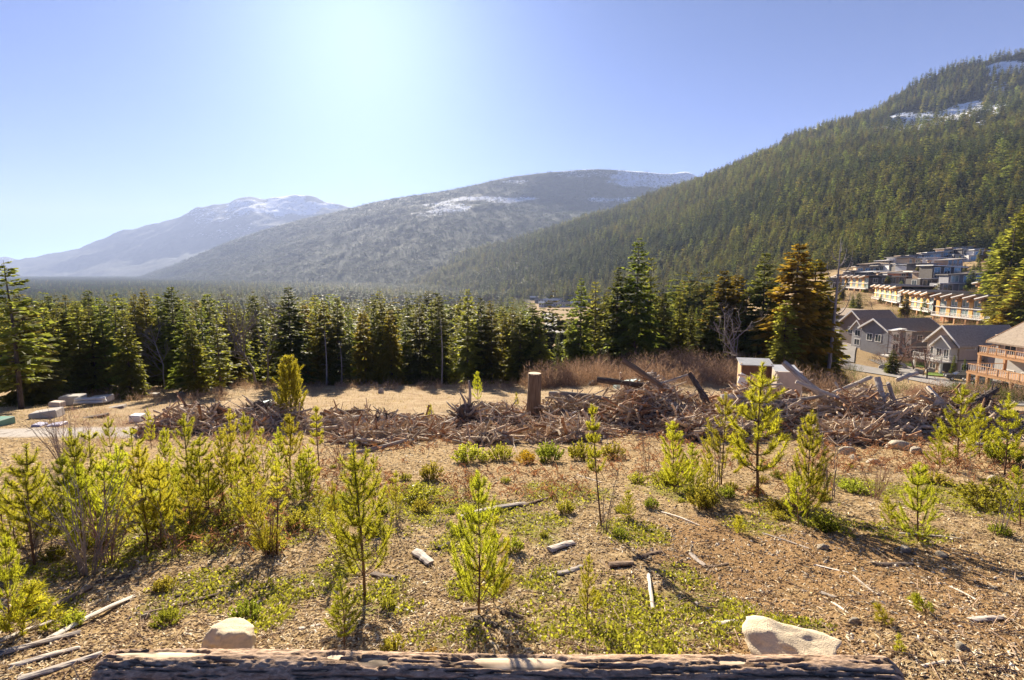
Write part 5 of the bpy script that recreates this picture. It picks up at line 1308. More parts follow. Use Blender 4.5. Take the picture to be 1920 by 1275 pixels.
M['pebble'] = flat('pebbles', [(0,(0.22,0.17,0.12)),(.6,(0.42,0.34,0.25)),(1,(0.68,0.60,0.48))])
notbare = lambda x, y: 1-.62*blobs(x, y, BARE)
chips('wood_chip_litter', 'pale wood chips and splinters strewn over the clearing floor', 75000, 4.5, 30, .012, .10, .24, 'chip_pale', 21, lambda x, y: notbare(x, y)*(.35+sstep(-.2, .15, fbm(x*.7, y*.7, 33, 3))))
chips('bark_litter', 'brown bark flakes and dead leaves over the clearing floor', 80000, 4.5, 30, .012, .06, .5, 'chip_brown', 22)
chips('pebble_litter', 'small pale pebbles on the bare ground at lower right', 9000, 4.5, 16, .012, .06, .75, 'pebble', 23, lambda x, y: .12+.88*blobs(x, y, BARE), hgt=.35)
r = np.random.RandomState(24); mb = MB()
TY = np.exp(r.uniform(math.log(4.8), math.log(28), 3800)); TX = r.uniform(-1.05, 1.05, 3800)*TY; TZ = Hn(TX, TY)
for i in range(3800):
    y = TY[i]; x = TX[i]; L = r.uniform(.12, .7); th = r.rand()*6.28; z = TZ[i]+.012
    d_ = np.array((math.cos(th), math.sin(th), r.randn()*.08))*L/2; e = np.array((r.randn(), r.randn(), abs(r.randn())*.4))*L*.05; c_ = np.array((x, y, z)); rr = r.uniform(.0025, .007)
    mb.tube([c_-d_, c_+e, c_+d_], [rr, rr, rr*.5], 3, cap=False, a=.3+.7*r.rand())
tag(mb.build('twig_litter', M['brown_wood']), 'thin twigs and sticks strewn over the clearing floor', 'litter', kind='stuff')

# ================================================================== ODD THINGS ON THE CLEARING
M['concrete'] = plain('weathered_concrete', (0.46,0.42,0.38), .9, .25, 3, bstr=.4)
M['white_paint'] = plain('white_sheet', (0.78,0.77,0.74), .7, .15, 3)
M['beige'] = plain('beige_panel', (0.62,0.52,0.42), .8, .15, 2)
M['tan_ply'] = plain('tan_plywood', (0.55,0.36,0.19), .8, .25, 3)
M['inside_shade'] = plain('brown_inside_shade', (0.16,0.085,0.055), .9, .3, 3)  # shade inside the open crate, put into the colour
M['roof_grey'] = plain('grey_sheet_roof', (0.36,0.36,0.37), .7, .2, 2)
M['blue_wrap'] = plain('lavender_wrap', (0.40,0.38,0.50), .6, .25, 2)
M['green_box'] = plain('green_utility_paint', (0.16,0.32,0.24), .5, .2, 2)
M['pipe'] = plain('galvanised_pipe', (0.55,0.56,0.58), .45, .2, 3, .5)
M['teal'] = plain('pale_teal_wrap', (0.52,0.66,0.62), .5, .25, 3)
# open fronted crate shed
def place(u, v, d): p = at(u, v, d); return np.array((p[0], d, p[2]))
d = 34.0; b = place(1413, 722, d); w_ = 54*d/FPX; h_ = 44*d/FPX
o = thing('storage_crate', 'open storage crate with grey flat roof behind the slash pile', 'crate', tuple(b), R(-14))
MB().bx(-w_/2, w_/2, .55, .62, -.9, h_).build('back_panel', M['tan_ply'], o); MB().bx(-w_/2, -w_/2+.06, -.6, .55, -.9, h_).build('side_panel', M['tan_ply'], o); MB().bx(w_/2-.06, w_/2, -.6, .55, -.9, h_).build('side_panel', M['inside_shade'], o)
MB().box((0, 0, h_+.03), (w_+.16, 1.5, .06), rotx(R(9))).build('roof', M['roof_grey'], o); MB().bx(-w_/2+.06, w_/2-.06, -.45, -.40, -.9, h_-.12).build('front_panel', M['inside_shade'], o)  # front is open: this dark sheet stands in for the shade within
b = place(1474, 722, d); w_ = 46*d/FPX; h_ = 28*d/FPX
o = thing('beige_box', 'low beige box with white lid right of the storage crate', 'box', tuple(b), R(-6))
MB().bx(-w_/2, w_/2, -.5, .5, -.9, h_).build('box_body', M['beige'], o); MB().box((-.1, .15, h_+.12), (w_*.98, 1.0, .05), rotx(R(16))).build('lid', M['white_paint'], o)
def panel(name, label, cat, u, v, d, w_px, h_px, th, mat, rz=0, rx=0, ry=0, group=None, depth=None):
    b = place(u, v, d); w_ = w_px*d/FPX; h_ = h_px*d/FPX; mb = MB(); dp = depth if depth else th
    # body with chamfered edges
    e = min(w_, h_, dp)*.10
    for zc, s in ((0, .985), (e, 1.0)): pass
    X, Y, Z = w_/2, dp/2, h_
    V = []
    for z, k in ((0, e), (e, 0), (Z-e, 0), (Z, e)): V += [(-X+k, -Y+k, z), (X-k, -Y+k, z), (X-k, Y-k, z), (-X+k, Y-k, z)]
    F = [(0,3,2,1),(12,13,14,15)]
    for l in range(3):
        for q in range(4): F.append((l*4+q, l*4+(q+1) % 4, l*4+4+(q+1) % 4, l*4+4+q))
    mb.add(V, F); o = mb.build(name, M[mat], None, False, tuple(b)); o.rotation_euler = (rx, ry, rz); return tag(o, label, cat, group)
panel('white_board', 'white panel leaning against the left side of the crate', 'panel', 1390, 722, 33.2, 20, 22, .06, 'white_paint', R(10), R(-12), R(28))
panel('white_board', 'small white panel standing behind the leaning beam', 'panel', 1221, 716, 31, 14, 18, .08, 'white_paint', R(5), R(-6))
panel('teal_sheet', 'pale teal plastic sheet lying behind the dark log', 'sheet', 1178, 726, 31, 52, 12, .9, 'teal', R(4), R(-4), R(-6))
panel('tan_board', 'tan board under the leaning beam', 'board', 1208, 726, 29.5, 40, 6, .5, 'tan_ply', R(-8), 0, R(20))
panel('wrapped_bundle', 'pale wrapped bundle on the brush pile left of the bright pine', 'bundle', 500, 764, 26.6, 26, 12, .5, 'teal', R(10), 0, R(-10))
for u, v, d_, w_, h_, dp, mt, rz, ry, nm, lab, cat in ((90,785,29.5,44,17,.9,'concrete',18,-6,'concrete_block','long concrete barrier block tilted beside the gravel road at left','block'),(138,757,36,34,17,1.0,'concrete',12,0,'concrete_block','square concrete block in front of the left forest','block'),
 (190,754,36.5,34,12,.9,'concrete',10,-4,'concrete_block','low concrete block at the right end of the pipe stack','block'),(107,765,34,19,13,.6,'beige',8,5,'cream_crate','cream crate left of the square concrete block','crate'),
 (74,808,26.4,16,15,.6,'blue_wrap',10,8,'wrapped_box','small lavender wrapped box standing on the gravel road edge','box'),(108,806,26.6,26,13,.7,'blue_wrap',14,-5,'wrapped_box','larger lavender wrapped box right of the small one on the road','box'),
 (258,790,28.0,20,14,.6,'white_paint',6,3,'white_crate','white crate on the dry grass near the left brush','crate'),(2,800,27.0,26,17,.9,'green_box',0,0,'utility_box','green utility box at the left edge of the photograph','box'),
 (220,767,33,28,6,.6,'grey_wood',20,-8,'flat_board','grey board lying on the field right of the crates','board'),(178,785,29.5,44,6,.5,'dark_root',14,-8,'dark_plank','dark plank lying on the field above the gravel road','board'),(285,744,42,24,7,.6,'concrete',5,0,'flat_slab','flat slab on the field before the left forest','slab')):
    panel(nm, lab, cat, u, v, d_, w_, h_, .5, mt, R(rz), 0, R(ry), None, dp)
o = thing('pipe_stack', 'stack of pale pipes lying before the left forest', 'pipes', tuple(place(166, 757, 35)), R(12))
for k, (y, z) in enumerate(((0,.1),(.22,.1),(.44,.1),(.11,.28),(.33,.28))):
    mb = MB(); mb.tube([(-.85, y, z), (-.3, y, z), (.3, y, z), (.85+.1*(k % 2), y, z)], .09, 12); mb.build('pipe', M['pipe'], o, True)
# ================================================================== STREET AND HOUSES ON THE RIGHT
M['asphalt'] = plain('grey_road', (0.30,0.275,0.25), .9, .2, .6, bstr=.3)
M['lawn'] = plain('lawn_green', (0.13,0.20,0.02), .9, .3, 2)
M['siding_taupe'] = plain('taupe_siding', (0.34,0.27,0.23), .8, .12, 1)
M['siding_slate'] = plain('slate_siding', (0.19,0.185,0.20), .8, .15, 1)
M['siding_brown'] = plain('brown_siding', (0.20,0.155,0.135), .8, .15, 1)
M['siding_grey'] = plain('light_grey_siding', (0.42,0.40,0.38), .8, .12, 1)
M['shingle'] = plain('grey_shingles', (0.36,0.29,0.225), 1.0, .3, 3, .04, bstr=.5, bdist=.03)
M['shingle_brown'] = plain('brown_shingles', (0.38,0.275,0.19), 1.0, .3, 3, .04, bstr=.5, bdist=.03)
M['trim'] = plain('white_trim', (0.72,0.69,0.64), .6, .1, 2)
M['cedar_trim'] = plain('orange_timber', (0.52,0.29,0.14), .7, .25, 3)
M['yellow_wall'] = plain('ochre_wall', (0.70,0.40,0.13), .8, .15, 1)
M['orange_wall'] = plain('orange_brick_wall', (0.42,0.17,0.08), .85, .25, 1)
M['dark_wall'] = plain('charcoal_wall', (0.10,0.085,0.075), .8, .2, 1)
M['white_wall'] = plain('off_white_wall', (0.60,0.57,0.53), .8, .15, 1)
M['blue_wall'] = plain('pale_blue_wall', (0.36,0.42,0.50), .8, .15, 1)
M['tan_wall'] = plain('tan_wall', (0.44,0.30,0.19), .8, .15, 1)
M['roof_metal'] = plain('grey_metal_roof', (0.36,0.32,0.28), .9, .15, 1, .1)
M['stone_base'] = plain('stone_base', (0.30,0.27,0.24), .9, .4, 5, bstr=.8, bdist=.04)
M['garage'] = plain('dark_blue_door', (0.05,0.06,0.09), .6, .15, 1)
def glass_mat(name, c, rough=.08):
    m, t, N, L = newmat(name); n = noise(t, coords(t, 'Object'), .8, 2); finish(t, ramp(t, n, [(.3, tuple(x*.6 for x in c)), (.7, c)]), rough, None, spec=.8); return m
M['glass'] = glass_mat('window_glass', (0.07,0.085,0.095)); M['glass_pale'] = glass_mat('pale_window_glass', (0.30,0.38,0.36), .12)
M['car_glass'] = glass_mat('car_glass', (0.02,0.022,0.025))

def ribbon(name, label, pts, width, mat, lift, kind='structure', n=60, dmin=60):
    P = []
    for u, v in pts: P.append(far_ground(u, v, dmin))
    P = np.array(P); t = np.linspace(0, len(P)-1, n); X = cr(np.arange(len(P)), P[:, :2].copy(), t)
    T = unit(np.gradient(X, axis=0)); Nn = np.stack([-T[:, 1], T[:, 0]], -1); rows = []
    for k in np.linspace(-.5, .5, 5): q = X+Nn*width*k; rows.append(np.stack([q[:, 0], q[:, 1], Hn(q[:, 0], q[:, 1])+lift], -1))
    G = np.stack(rows, 1); return tag(MB().add(G.reshape(-1, 3), grid_faces(n, 5)).build(name, M[mat], None, True), label, kind=kind)
def far_ground(u, v, dmin=60, dmax=1500):
    a, t = ray(u, v); d = np.exp(np.linspace(math.log(dmin), math.log(dmax), 1500)); f = t*d-Hn(a*d, d); k = int(np.argmax(f < 0)); k = len(d)-1 if f[k] >= 0 else k
    return np.array((a*d[k], d[k], Hz(a*d[k], d[k])))
ribbon('street', 'grey street curving past the houses on the right', [(1560,682),(1625,694),(1690,704),(1750,714),(1820,728),(1890,748),(1960,775)], 7.5, 'asphalt', .14)
ribbon('side_street', 'pale gravel lane climbing left of the houses', [(1566,676),(1574,650),(1590,630),(1604,612),(1598,598)], 7.0, 'asphalt', .16)
for pts, w_, lab in (([(1690,682),(1715,684),(1735,686)], 5, 'strip of green lawn before the slate house'), ([(1738,702),(1765,704),(1790,705)], 4.5, 'green lawn beside the parked dark car'), ([(1800,724),(1830,732)], 3, 'green verge below the timber deck')):
    ribbon('lawn', lab, pts, w_, 'lawn', .19, n=12)
ribbon('driveway', 'pale driveway beside the taupe house', [(1650,676),(1690,692),(1700,700)], 5, 'asphalt', .17, n=16)

def win(par, x0, x1, z0, z1, y, face='y', s=-1, frame='trim', glass='glass', bars=1):
    """window on a wall: frame proud of the wall, glass set behind it"""
    f, g = MB(), MB(); t = .10
    def B(mb, a0, a1, b0, b1, o0, o1):
        lo, hi = min(y+s*o0, y+s*o1), max(y+s*o0, y+s*o1)
        if face == 'y': mb.bx(a0, a1, lo, hi, b0, b1)
        else: mb.bx(lo, hi, a0, a1, b0, b1)
    B(f, x0-t, x0+.04, z0-t, z1+t, .0, .07); B(f, x1-.04, x1+t, z0-t, z1+t, .0, .07); B(f, x0+.04, x1-.04, z1-.04, z1+t, .0, .07); B(f, x0+.04, x1-.04, z0-t, z0+.04, .0, .07)
    for k in range(bars):
        xm = x0+(x1-x0)*(k+1)/(bars+1); B(f, xm-.04, xm+.04, z0+.04, z1-.04, .012, .06)
    o = f.build('window', M[frame], par); B(g, x0+.04, x1-.04, z0+.04, z1-.04, .004, .03); g.build('pane', M[glass], o); return o
def gable_roof(par, x0, x1, y0, y1, ze, zr, axis='x', ov=.5, th=.22, mat='shingle', rake=None, name='roof'):
    mb = MB(); xa, xb, ya, yb = x0-ov, x1+ov, y0-ov, y1+ov
    if axis == 'x':
        ym = (y0+y1)/2; sl = (zr-ze)/(ym-y0); zl = ze-sl*ov
        prof = [(ya, zl), (ym, zr), (yb, zl), (yb, zl+th), (ym, zr+th*1.15), (ya, zl+th)]
        V = [(x, p[0], p[1]) for x in (xa, xb) for p in prof]
    else:
        xm = (x0+x1)/2; sl = (zr-ze)/(xm-x0); zl = ze-sl*ov
        prof = [(xa, zl), (xm, zr), (xb, zl), (xb, zl+th), (xm, zr+th*1.15), (xa, zl+th)]
        V = [(p[0], y, p[1]) for y in (ya, yb) for p in prof]
    F = [(0,1,7,6),(1,2,8,7),(2,3,9,8),(3,4,10,9),(4,5,11,10),(5,0,6,11)]
    mb.add(V, F); mb.add(V, [(0,5,4,1),(1,4,3,2),(6,7,10,11),(7,8,9,10)]); o = mb.build(name, M[mat], par)
    if rake:
        f = MB(); e = .05
        if axis == 'x':
            for x in (xa-e, xb+e):
                for (p, q) in (((ya, zl), (ym, zr)), ((ym, zr), (yb, zl))):
                    f.add([(x-.04, p[0], p[1]-.1), (x-.04, q[0], q[1]-.1), (x-.04, q[0], q[1]+th+.08), (x-.04, p[0], p[1]+th+.08), (x+.04, p[0], p[1]-.1), (x+.04, q[0], q[1]-.1), (x+.04, q[0], q[1]+th+.08), (x+.04, p[0], p[1]+th+.08)], [(0,3,2,1),(4,5,6,7),(0,1,5,4),(1,2,6,5),(2,3,7,6),(3,0,4,7)])
        else:
            for y in (ya-e, yb+e):
                for (p, q) in (((xa, zl), (xm, zr)), ((xm, zr), (xb, zl))):
                    f.add([(p[0], y-.04, p[1]-.1), (q[0], y-.04, q[1]-.1), (q[0], y-.04, q[1]+th+.08), (p[0], y-.04, p[1]+th+.08), (p[0], y+.04, p[1]-.1), (q[0], y+.04, q[1]-.1), (q[0], y+.04, q[1]+th+.08), (p[0], y+.04, p[1]+th+.08)], [(0,3,2,1),(4,5,6,7),(0,1,5,4),(1,2,6,5),(2,3,7,6),(3,0,4,7)])
        f.build('rake_board', M[rake], o)
    return o
def gable_wall(mb, x0, x1, y0, y1, z0, ze, zr, axis='x'):
    mb.bx(x0, x1, y0, y1, z0, ze)
    if axis == 'x':
        ym = (y0+y1)/2
        mb.add([(x0,y0,ze),(x0,ym,zr),(x0,y1,ze),(x1,y0,ze),(x1,ym,zr),(x1,y1,ze)], [(0,1,2),(3,5,4)])
    else:
        xm = (x0+x1)/2
        mb.add([(x0,y0,ze),(xm,y0,zr),(x1,y0,ze),(x0,y1,ze),(xm,y1,zr),(x1,y1,ze)], [(0,2,1),(3,4,5)])
def railing(par, pts, z, h=1.0, mat='cedar_trim', n=None, infill='trim'):
    mb = MB()
    for (a, b) in zip(pts[:-1], pts[1:]):
        a, b = np.array(a, float), np.array(b, float); L = np.linalg.norm(b-a); m_ = max(2, int(L/1.5)+1)
        for t in np.linspace(0, 1, m_):
            p = a+(b-a)*t; mb.bx(p[0]-.06, p[0]+.06, p[1]-.06, p[1]+.06, z, z+h)
        c = (a+b)/2; ang = math.atan2(b[1]-a[1], b[0]-a[0]); Rm = rotz(ang)
        mb.box((c[0], c[1], z+h+.05), (L, .16, .08), Rm); mb.box((c[0], c[1], z+.12), (L, .06, .08), Rm)
    o = mb.build('railing', M[mat], par)
    f = MB()
    for (a, b) in zip(pts[:-1], pts[1:]):
        a, b = np.array(a, float), np.array(b, float); L = np.linalg.norm(b-a); c = (a+b)/2; ang = math.atan2(b[1]-a[1], b[0]-a[0])
        for k in range(int(L/.35)):
            p = a+(b-a)*((k+.5)/int(L/.35)); f.box((p[0], p[1], z+h/2+.06), (.045, .045, h-.18), rotz(ang))
    if f.n: f.build('baluster', M[infill], o)
    return o
def house_at(name, label, u, d, rz=0, dz=0.0, group='houses along the street', cat='house'):
    a = (u-960)/FPX/.988; x = a*d; return thing(name, label, cat, (x, d, Hz(x, d)+dz), rz, group)

# taupe gabled house -------------------------------------------------
o = house_at('gabled_house', 'large taupe house with grey shingle roof and front gables beside the street', 1798, 103, R(4), -.2)
mb = MB(); gable_wall(mb, 0, 13, 0, 7.5, -2.5, 6.0, 9.2, 'x'); mb.build('wall', M['siding_taupe'], o)
gable_roof(o, 0, 13, 0, 7.5, 6.0, 9.2, 'x', .6, .25, 'shingle', 'trim')
mb = MB(); gable_wall(mb, 5.2, 10.2, -.9, 2, -2.5, 6.0, 7.6, 'y'); mb.build('gable_bay', M['siding_taupe'], o); gable_roof(o, 5.2, 10.2, -.9, 3.4, 6.05, 7.75, 'y', .5, .2, 'shingle', 'cedar_trim', 'gable_roof')
mb = MB(); gable_wall(mb, -1.4, 2, .4, 4.4, 2.6, 5.6, 7.4, 'x'); mb.build('front_bay', M['siding_grey'], o); gable_roof(o, -1.4, 2.6, .4, 4.4, 5.6, 7.4, 'x', .5, .18, 'shingle', 'trim', 'front_gable')
mb = MB(); mb.bx(-.35, 13.06, -.06, -.03, 2.75, 3.0); mb.build('belt_board', M['dark_wall'], o)
win(o, 1.3, 3.3, 5.05, 5.6, 0, 'y', -1, 'siding_grey'); win(o, 7.2, 9.4, 4.0, 5.3, -.9, 'y', -1, 'siding_grey'); win(o, .7, 1.7, .4, 2.2, 0, 'y', -1); win(o, .8, 1.9, 3.1, 4.9, -1.4, 'x', -1); win(o, 2.4, 3.6, 3.1, 4.9, -1.4, 'x', -1); win(o, 5.2, 6.6, 3.4, 4.8, 0, 'x', -1); win(o, 5.0, 6.4, .4, 1.8, 0, 'x', -1)
mb = MB(); mb.bx(-3.4, -.02, .2, 7.2, 2.4, 2.65); mb.build('balcony', M['trim'], o); railing(o, [(-3.3, 7.1), (-3.3, .3), (-.1, .3)], 2.65, 1.0, 'trim')
for y in (.5, 3.6, 6.8): mb = MB(); mb.bx(-3.3, -2.9, y-.2, y+.2, -2, 2.4); mb.build('post', M['trim'], o)
mb = MB(); mb.bx(-.12, -.02, .9, 3.6, -.2, 2.0); mb.build('garage_door', M['garage'], o); mb = MB(); mb.bx(-.3, 1.0, -.10, .02, -2.5, .15); mb.build('stone_base', M['stone_base'], o)
# slate house ---------------------------------------------------------
o = house_at('slate_house', 'dark slate house with white window bays left of the taupe house', 1662, 119, R(6), -.2)
mb = MB(); gable_wall(mb, 0, 13, 0, 8, -2.5, 6.4, 8.6, 'x'); mb.build('wall', M['siding_slate'], o); gable_roof(o, 0, 13, 0, 8, 6.4, 8.6, 'x', .6, .25, 'shingle_brown', 'trim')
for x0, x1 in ((.2, 2.2), (3.6, 5.0)):
    mb = MB(); mb.bx(x0, x1, -.8, -.02, 1.4, 6.3); mb.build('window_bay', M['trim'], o)
    win(o, x0+.35, x1-.35, 1.9, 3.6, -.8); win(o, x0+.35, x1-.35, 4.2, 5.7, -.8)
mb = MB(); mb.box((1.2, -.6, 6.75), (3.4, 2.2, .18), roty(R(-6))); mb.build('bay_roof', M['trim'], o); mb = MB(); mb.box((4.4, -.4, 6.45), (2.4, 2.0, .16), roty(R(6))); mb.build('bay_roof', M['trim'], o)
for x0 in (7.2, 10.6): win(o, x0, x0+1.2, 4.2, 5.3, 0)
win(o, 5.8, 7.6, .6, 2.0, 0); win(o, 9.0, 11.0, .6, 2.0, 0); win(o, 2, 3.6, 3.6, 5.2, 0, 'x', -1); win(o, 4.6, 6.2, 3.6, 5.2, 0, 'x', -1)
mb = MB(); mb.bx(-1.5, 3.2, -2.4, -.02, .9, 1.1); mb.build('porch_roof', M['trim'], o); mb = MB(); mb.bx(5.2, 13.05, -.12, -.02, 2.5, 2.75); mb.build('belt_board', M['trim'], o)
# brown house ---------------------------------------------------------
o = house_at('brown_house', 'brown house with brown shingle roof and white gable brackets behind the slate house', 1622, 128, R(8), -.2)
mb = MB(); gable_wall(mb, 0, 9, 0, 9, -2.5, 5.6, 9.0, 'x'); mb.build('wall', M['siding_brown'], o); gable_roof(o, 0, 9, 0, 9, 5.6, 9.0, 'x', .7, .25, 'shingle_brown', 'trim')
mb = MB(); gable_wall(mb, -1.3, 1.5, -.4, 3.2, -2.5, 5.0, 6.9, 'x'); mb.build('front_bay', M['siding_grey'], o); gable_roof(o, -1.3, 2, -.4, 3.2, 5.0, 6.9, 'x', .5, .2, 'shingle_brown', 'trim', 'front_gable')
win(o, .6, 2.2, 1.0, 2.4, -1.3, 'x', -1); win(o, .6, 2.2, 3.2, 4.6, -1.3, 'x', -1); win(o, 4.6, 6.0, 3.4, 5.0, 0, 'x', -1); win(o, 3, 5, 3.4, 4.8, 0); win(o, 6, 7.6, 3.4, 4.8, 0); win(o, 3, 5, .6, 2.0, 0)
mb = MB(); mb.bx(2.0, 8.8, -1.6, -.02, 2.3, 2.5); mb.build('balcony', M['trim'], o); railing(o, [(2.1, -1.5), (8.7, -1.5)], 2.5, .9, 'trim')
o = house_at('small_house', 'narrow ochre fronted house left of the brown house', 1602, 140, R(10), -.2)
mb = MB(); gable_wall(mb, 0, 7, 0, 8, -2.5, 6.0, 7.4, 'y'); mb.build('wall', M['siding_slate'], o); gable_roof(o, 0, 7, 0, 8, 6.0, 7.4, 'y', .6, .2, 'shingle', 'trim')
mb = MB(); mb.bx(-.10, -.005, .5, 3.4, 1.5, 5.8); mb.build('front_panel', M['yellow_wall'], o); win(o, 1.0, 2.6, 2.2, 5.2, -.10, 'x', -1); win(o, 1.5, 3.0, 3.4, 5.0, 0); win(o, 4.2, 5.8, 3.4, 5.0, 0)
mb = MB(); mb.bx(-2.2, -.02, .2, 6, 1.1, 1.3); mb.build('balcony', M['trim'], o); railing(o, [(-2.1, 5.9), (-2.1, .3)], 1.3, .9, 'trim')
# deck house at the right edge -----------------------------------------
gz = Hz(76, 76); o = thing('deck_house', 'house with orange timber decks cut by the right edge', 'house', (77.5, 70.5, gz-.1), 0, 'houses along the street')
mb = MB(); gable_wall(mb, 0, 12, 0, 14, -2.5, 7.2, 10.4, 'y'); mb.build('wall', M['siding_grey'], o); gable_roof(o, 0, 12, 0, 14, 7.2, 10.4, 'y', .9, .25, 'shingle', 'cedar_trim')
for y0 in (1.2, 4.2, 7.4, 10.6): win(o, y0, y0+1.9, 4.6, 6.6, 0, 'x', -1); win(o, y0, y0+1.9, 1.0, 2.8, 0, 'x', -1)
win(o, 1.5, 3.5, 4.6, 6.4, 0); win(o, 5.0, 7.2, 4.6, 6.4, 0); win(o, 1.5, 3.5, 1.0, 2.8, 0)
def deck(par, x0, x1, y0, y1, z, posts):
    for k in range(int((y1-y0)/.45)):
        mb = MB(); ya = y0+(y1-y0)*k/int((y1-y0)/.45); mb.bx(x0, x1, ya+.012, ya+(y1-y0)/int((y1-y0)/.45)-.012, z-.05, z); mb.build('deck_board', M['cedar_trim'], par)
    mb = MB(); mb.bx(x0+.02, x0+.2, y0, y1, z-.35, z-.052); mb.bx(x0+.2, x1, y0+.02, y0+.2, z-.35, z-.052); mb.build('deck_beam', M['cedar_trim'], par)
    for (x, y) in posts: mb = MB(); mb.bx(x-.17, x+.17, y-.17, y+.17, -3.0, z-.352); mb.build('post', M['cedar_trim'], par)
deck(o, -9.2, -3.6, -6.5, 8.5, 3.3, [(-9,-6.2),(-9,-2.4),(-9,1.3),(-9,5),(-9,8.2),(-4,-6.2),(-4,1.3)])
railing(o, [(-3.7, 8.4), (-9.1, 8.4), (-9.1, -6.4)], 3.3, 1.05)
deck(o, -3.4, -.02, 4.0, 13.5, 5.3, [(-3.2,4.3),(-3.2,8.8),(-3.2,13.2)]); railing(o, [(-.1, 13.4), (-3.3, 13.4), (-3.3, 4.1)], 5.3, 1.05)

# townhouse rows --------------------------------------------------------
def townhouses(label, near, far, n, hgt=1.0, seed=0):
    """near, far: (u, depth) of the two ends of the facade; units in a row, saw-tooth roofs, ochre panels, windows, balconies"""
    def pt(q): a = (q[0]-960)/FPX/.99; return np.array((a*q[1], q[1]))
    A_, B_ = pt(far), pt(near); L = np.linalg.norm(B_-A_); U = L/n; ang = math.atan2(B_[1]-A_[1], B_[0]-A_[0])
    z = min(Hz(*A_), Hz(*B_))
    o = thing('townhouse_row', label, 'townhouses', (A_[0], A_[1], z-.3), ang, 'rows of orange townhouses')
    D = 10.0; h0, h1, h2 = 2.6*hgt, 5.3*hgt, 8.2*hgt
    mb = MB(); mb.bx(.02, L-.02, 1.3, D, -3, h0); mb.build('lower_wall', M['orange_wall'], o)
    mb = MB(); mb.bx(0, L, 0, D+.01, h0, h2); mb.build('wall', M['dark_wall'], o)
    mb = MB(); mb.bx(-.1, L+.5, -1.3, .0, h0-.25, h0); mb.build('balcony', M['trim'], o); mb = MB(); mb.bx(-.05, L+.05, -.45, -.002, h1-.18, h1+.02); mb.build('floor_band', M['trim'], o)
    for k in range(n):
        x = k*U
        mb = MB(); mb.bx(x+.02, x+U*.34, -.16, -.004, h0+.02, h2-.02); mb.build('ochre_panel', M['yellow_wall'], o)
        win(o, x+U*.42, x+U*.95, h0+.35, h1-.4, 0, 'y', -1, 'trim', 'glass_pale'); win(o, x+U*.42, x+U*.95, h1+.35, h2-.15, 0, 'y', -1, 'trim', 'glass_pale')
        # roof: one tilted slab per unit
        th = math.atan2(1.1*hgt, U); mb = MB(); mb.box((x+U*.52, D/2-.7, h2+.62*hgt), (U*1.10, D+2.4, .22), roty(-th)); r_ = mb.build('roof', M['roof_metal'], o)
        mb = MB(); mb.box((x+U*.52, -1.98, h2+.62*hgt), (U*1.11, .14, .26), roty(-th)); mb.build('fascia', M['trim'], r_); mb = MB(); mb.box((x+U*.53, -1.84, h2+.30*hgt), (U*1.06, .12, .34), roty(-th)); mb.build('eave_board', M['cedar_trim'], r_)
        mb = MB(); mb.add([(x+.03, .02, h2-.01), (x+U-.03, .02, h2-.01), (x+U-.03, .02, h2+1.0*hgt), (x+.03, D, h2-.01), (x+U-.03, D, h2-.01), (x+U-.03, D, h2+1.0*hgt)], [(0,1,2),(3,5,4)]); mb.build('clerestory', M['orange_wall'], o)
        mb = MB(); mb.bx(x+U*.08, x+U*.2, -1.1, -.8, -3, h0-.26); mb.build('post', M['cedar_trim'], o)
        mb = MB(); mb.bx(x+U*.15, x+U*.29, -1.3, -.2, h2-1.0, h2-.2); mb.build('bracket', M['cedar_trim'], o)
        mb = MB(); mb.bx(x+U*.4, x+U*.92, 1.18, 1.29, -.2, 2.0); mb.build('garage_door', M['cedar_trim'], o)
    railing(o, [(0, -1.2), (L+.4, -1.2)], h0, .8, 'trim', infill='trim')
    win(o, 2, 4, h1+.4, h2-.3, L, 'x', 1); win(o, 6, 8, h1+.4, h2-.3, L, 'x', 1); return o
townhouses('nearest row of ochre townhouses with five slanted roofs at right', (1856, 131), (1748, 150), 5, .9)
townhouses('second row of ochre townhouses left of the nearest row', (1742, 160), (1687, 184), 5, .86)
townhouses('third row of townhouses with a long grey roof', (1680, 200), (1632, 238), 5, .9)
townhouses('farthest row of townhouses half hidden by the dead snag', (1618, 262), (1556, 300), 6, .95)
townhouses('short upper row of ochre townhouses behind the nearest row', (1884, 158), (1822, 172), 3, .75)

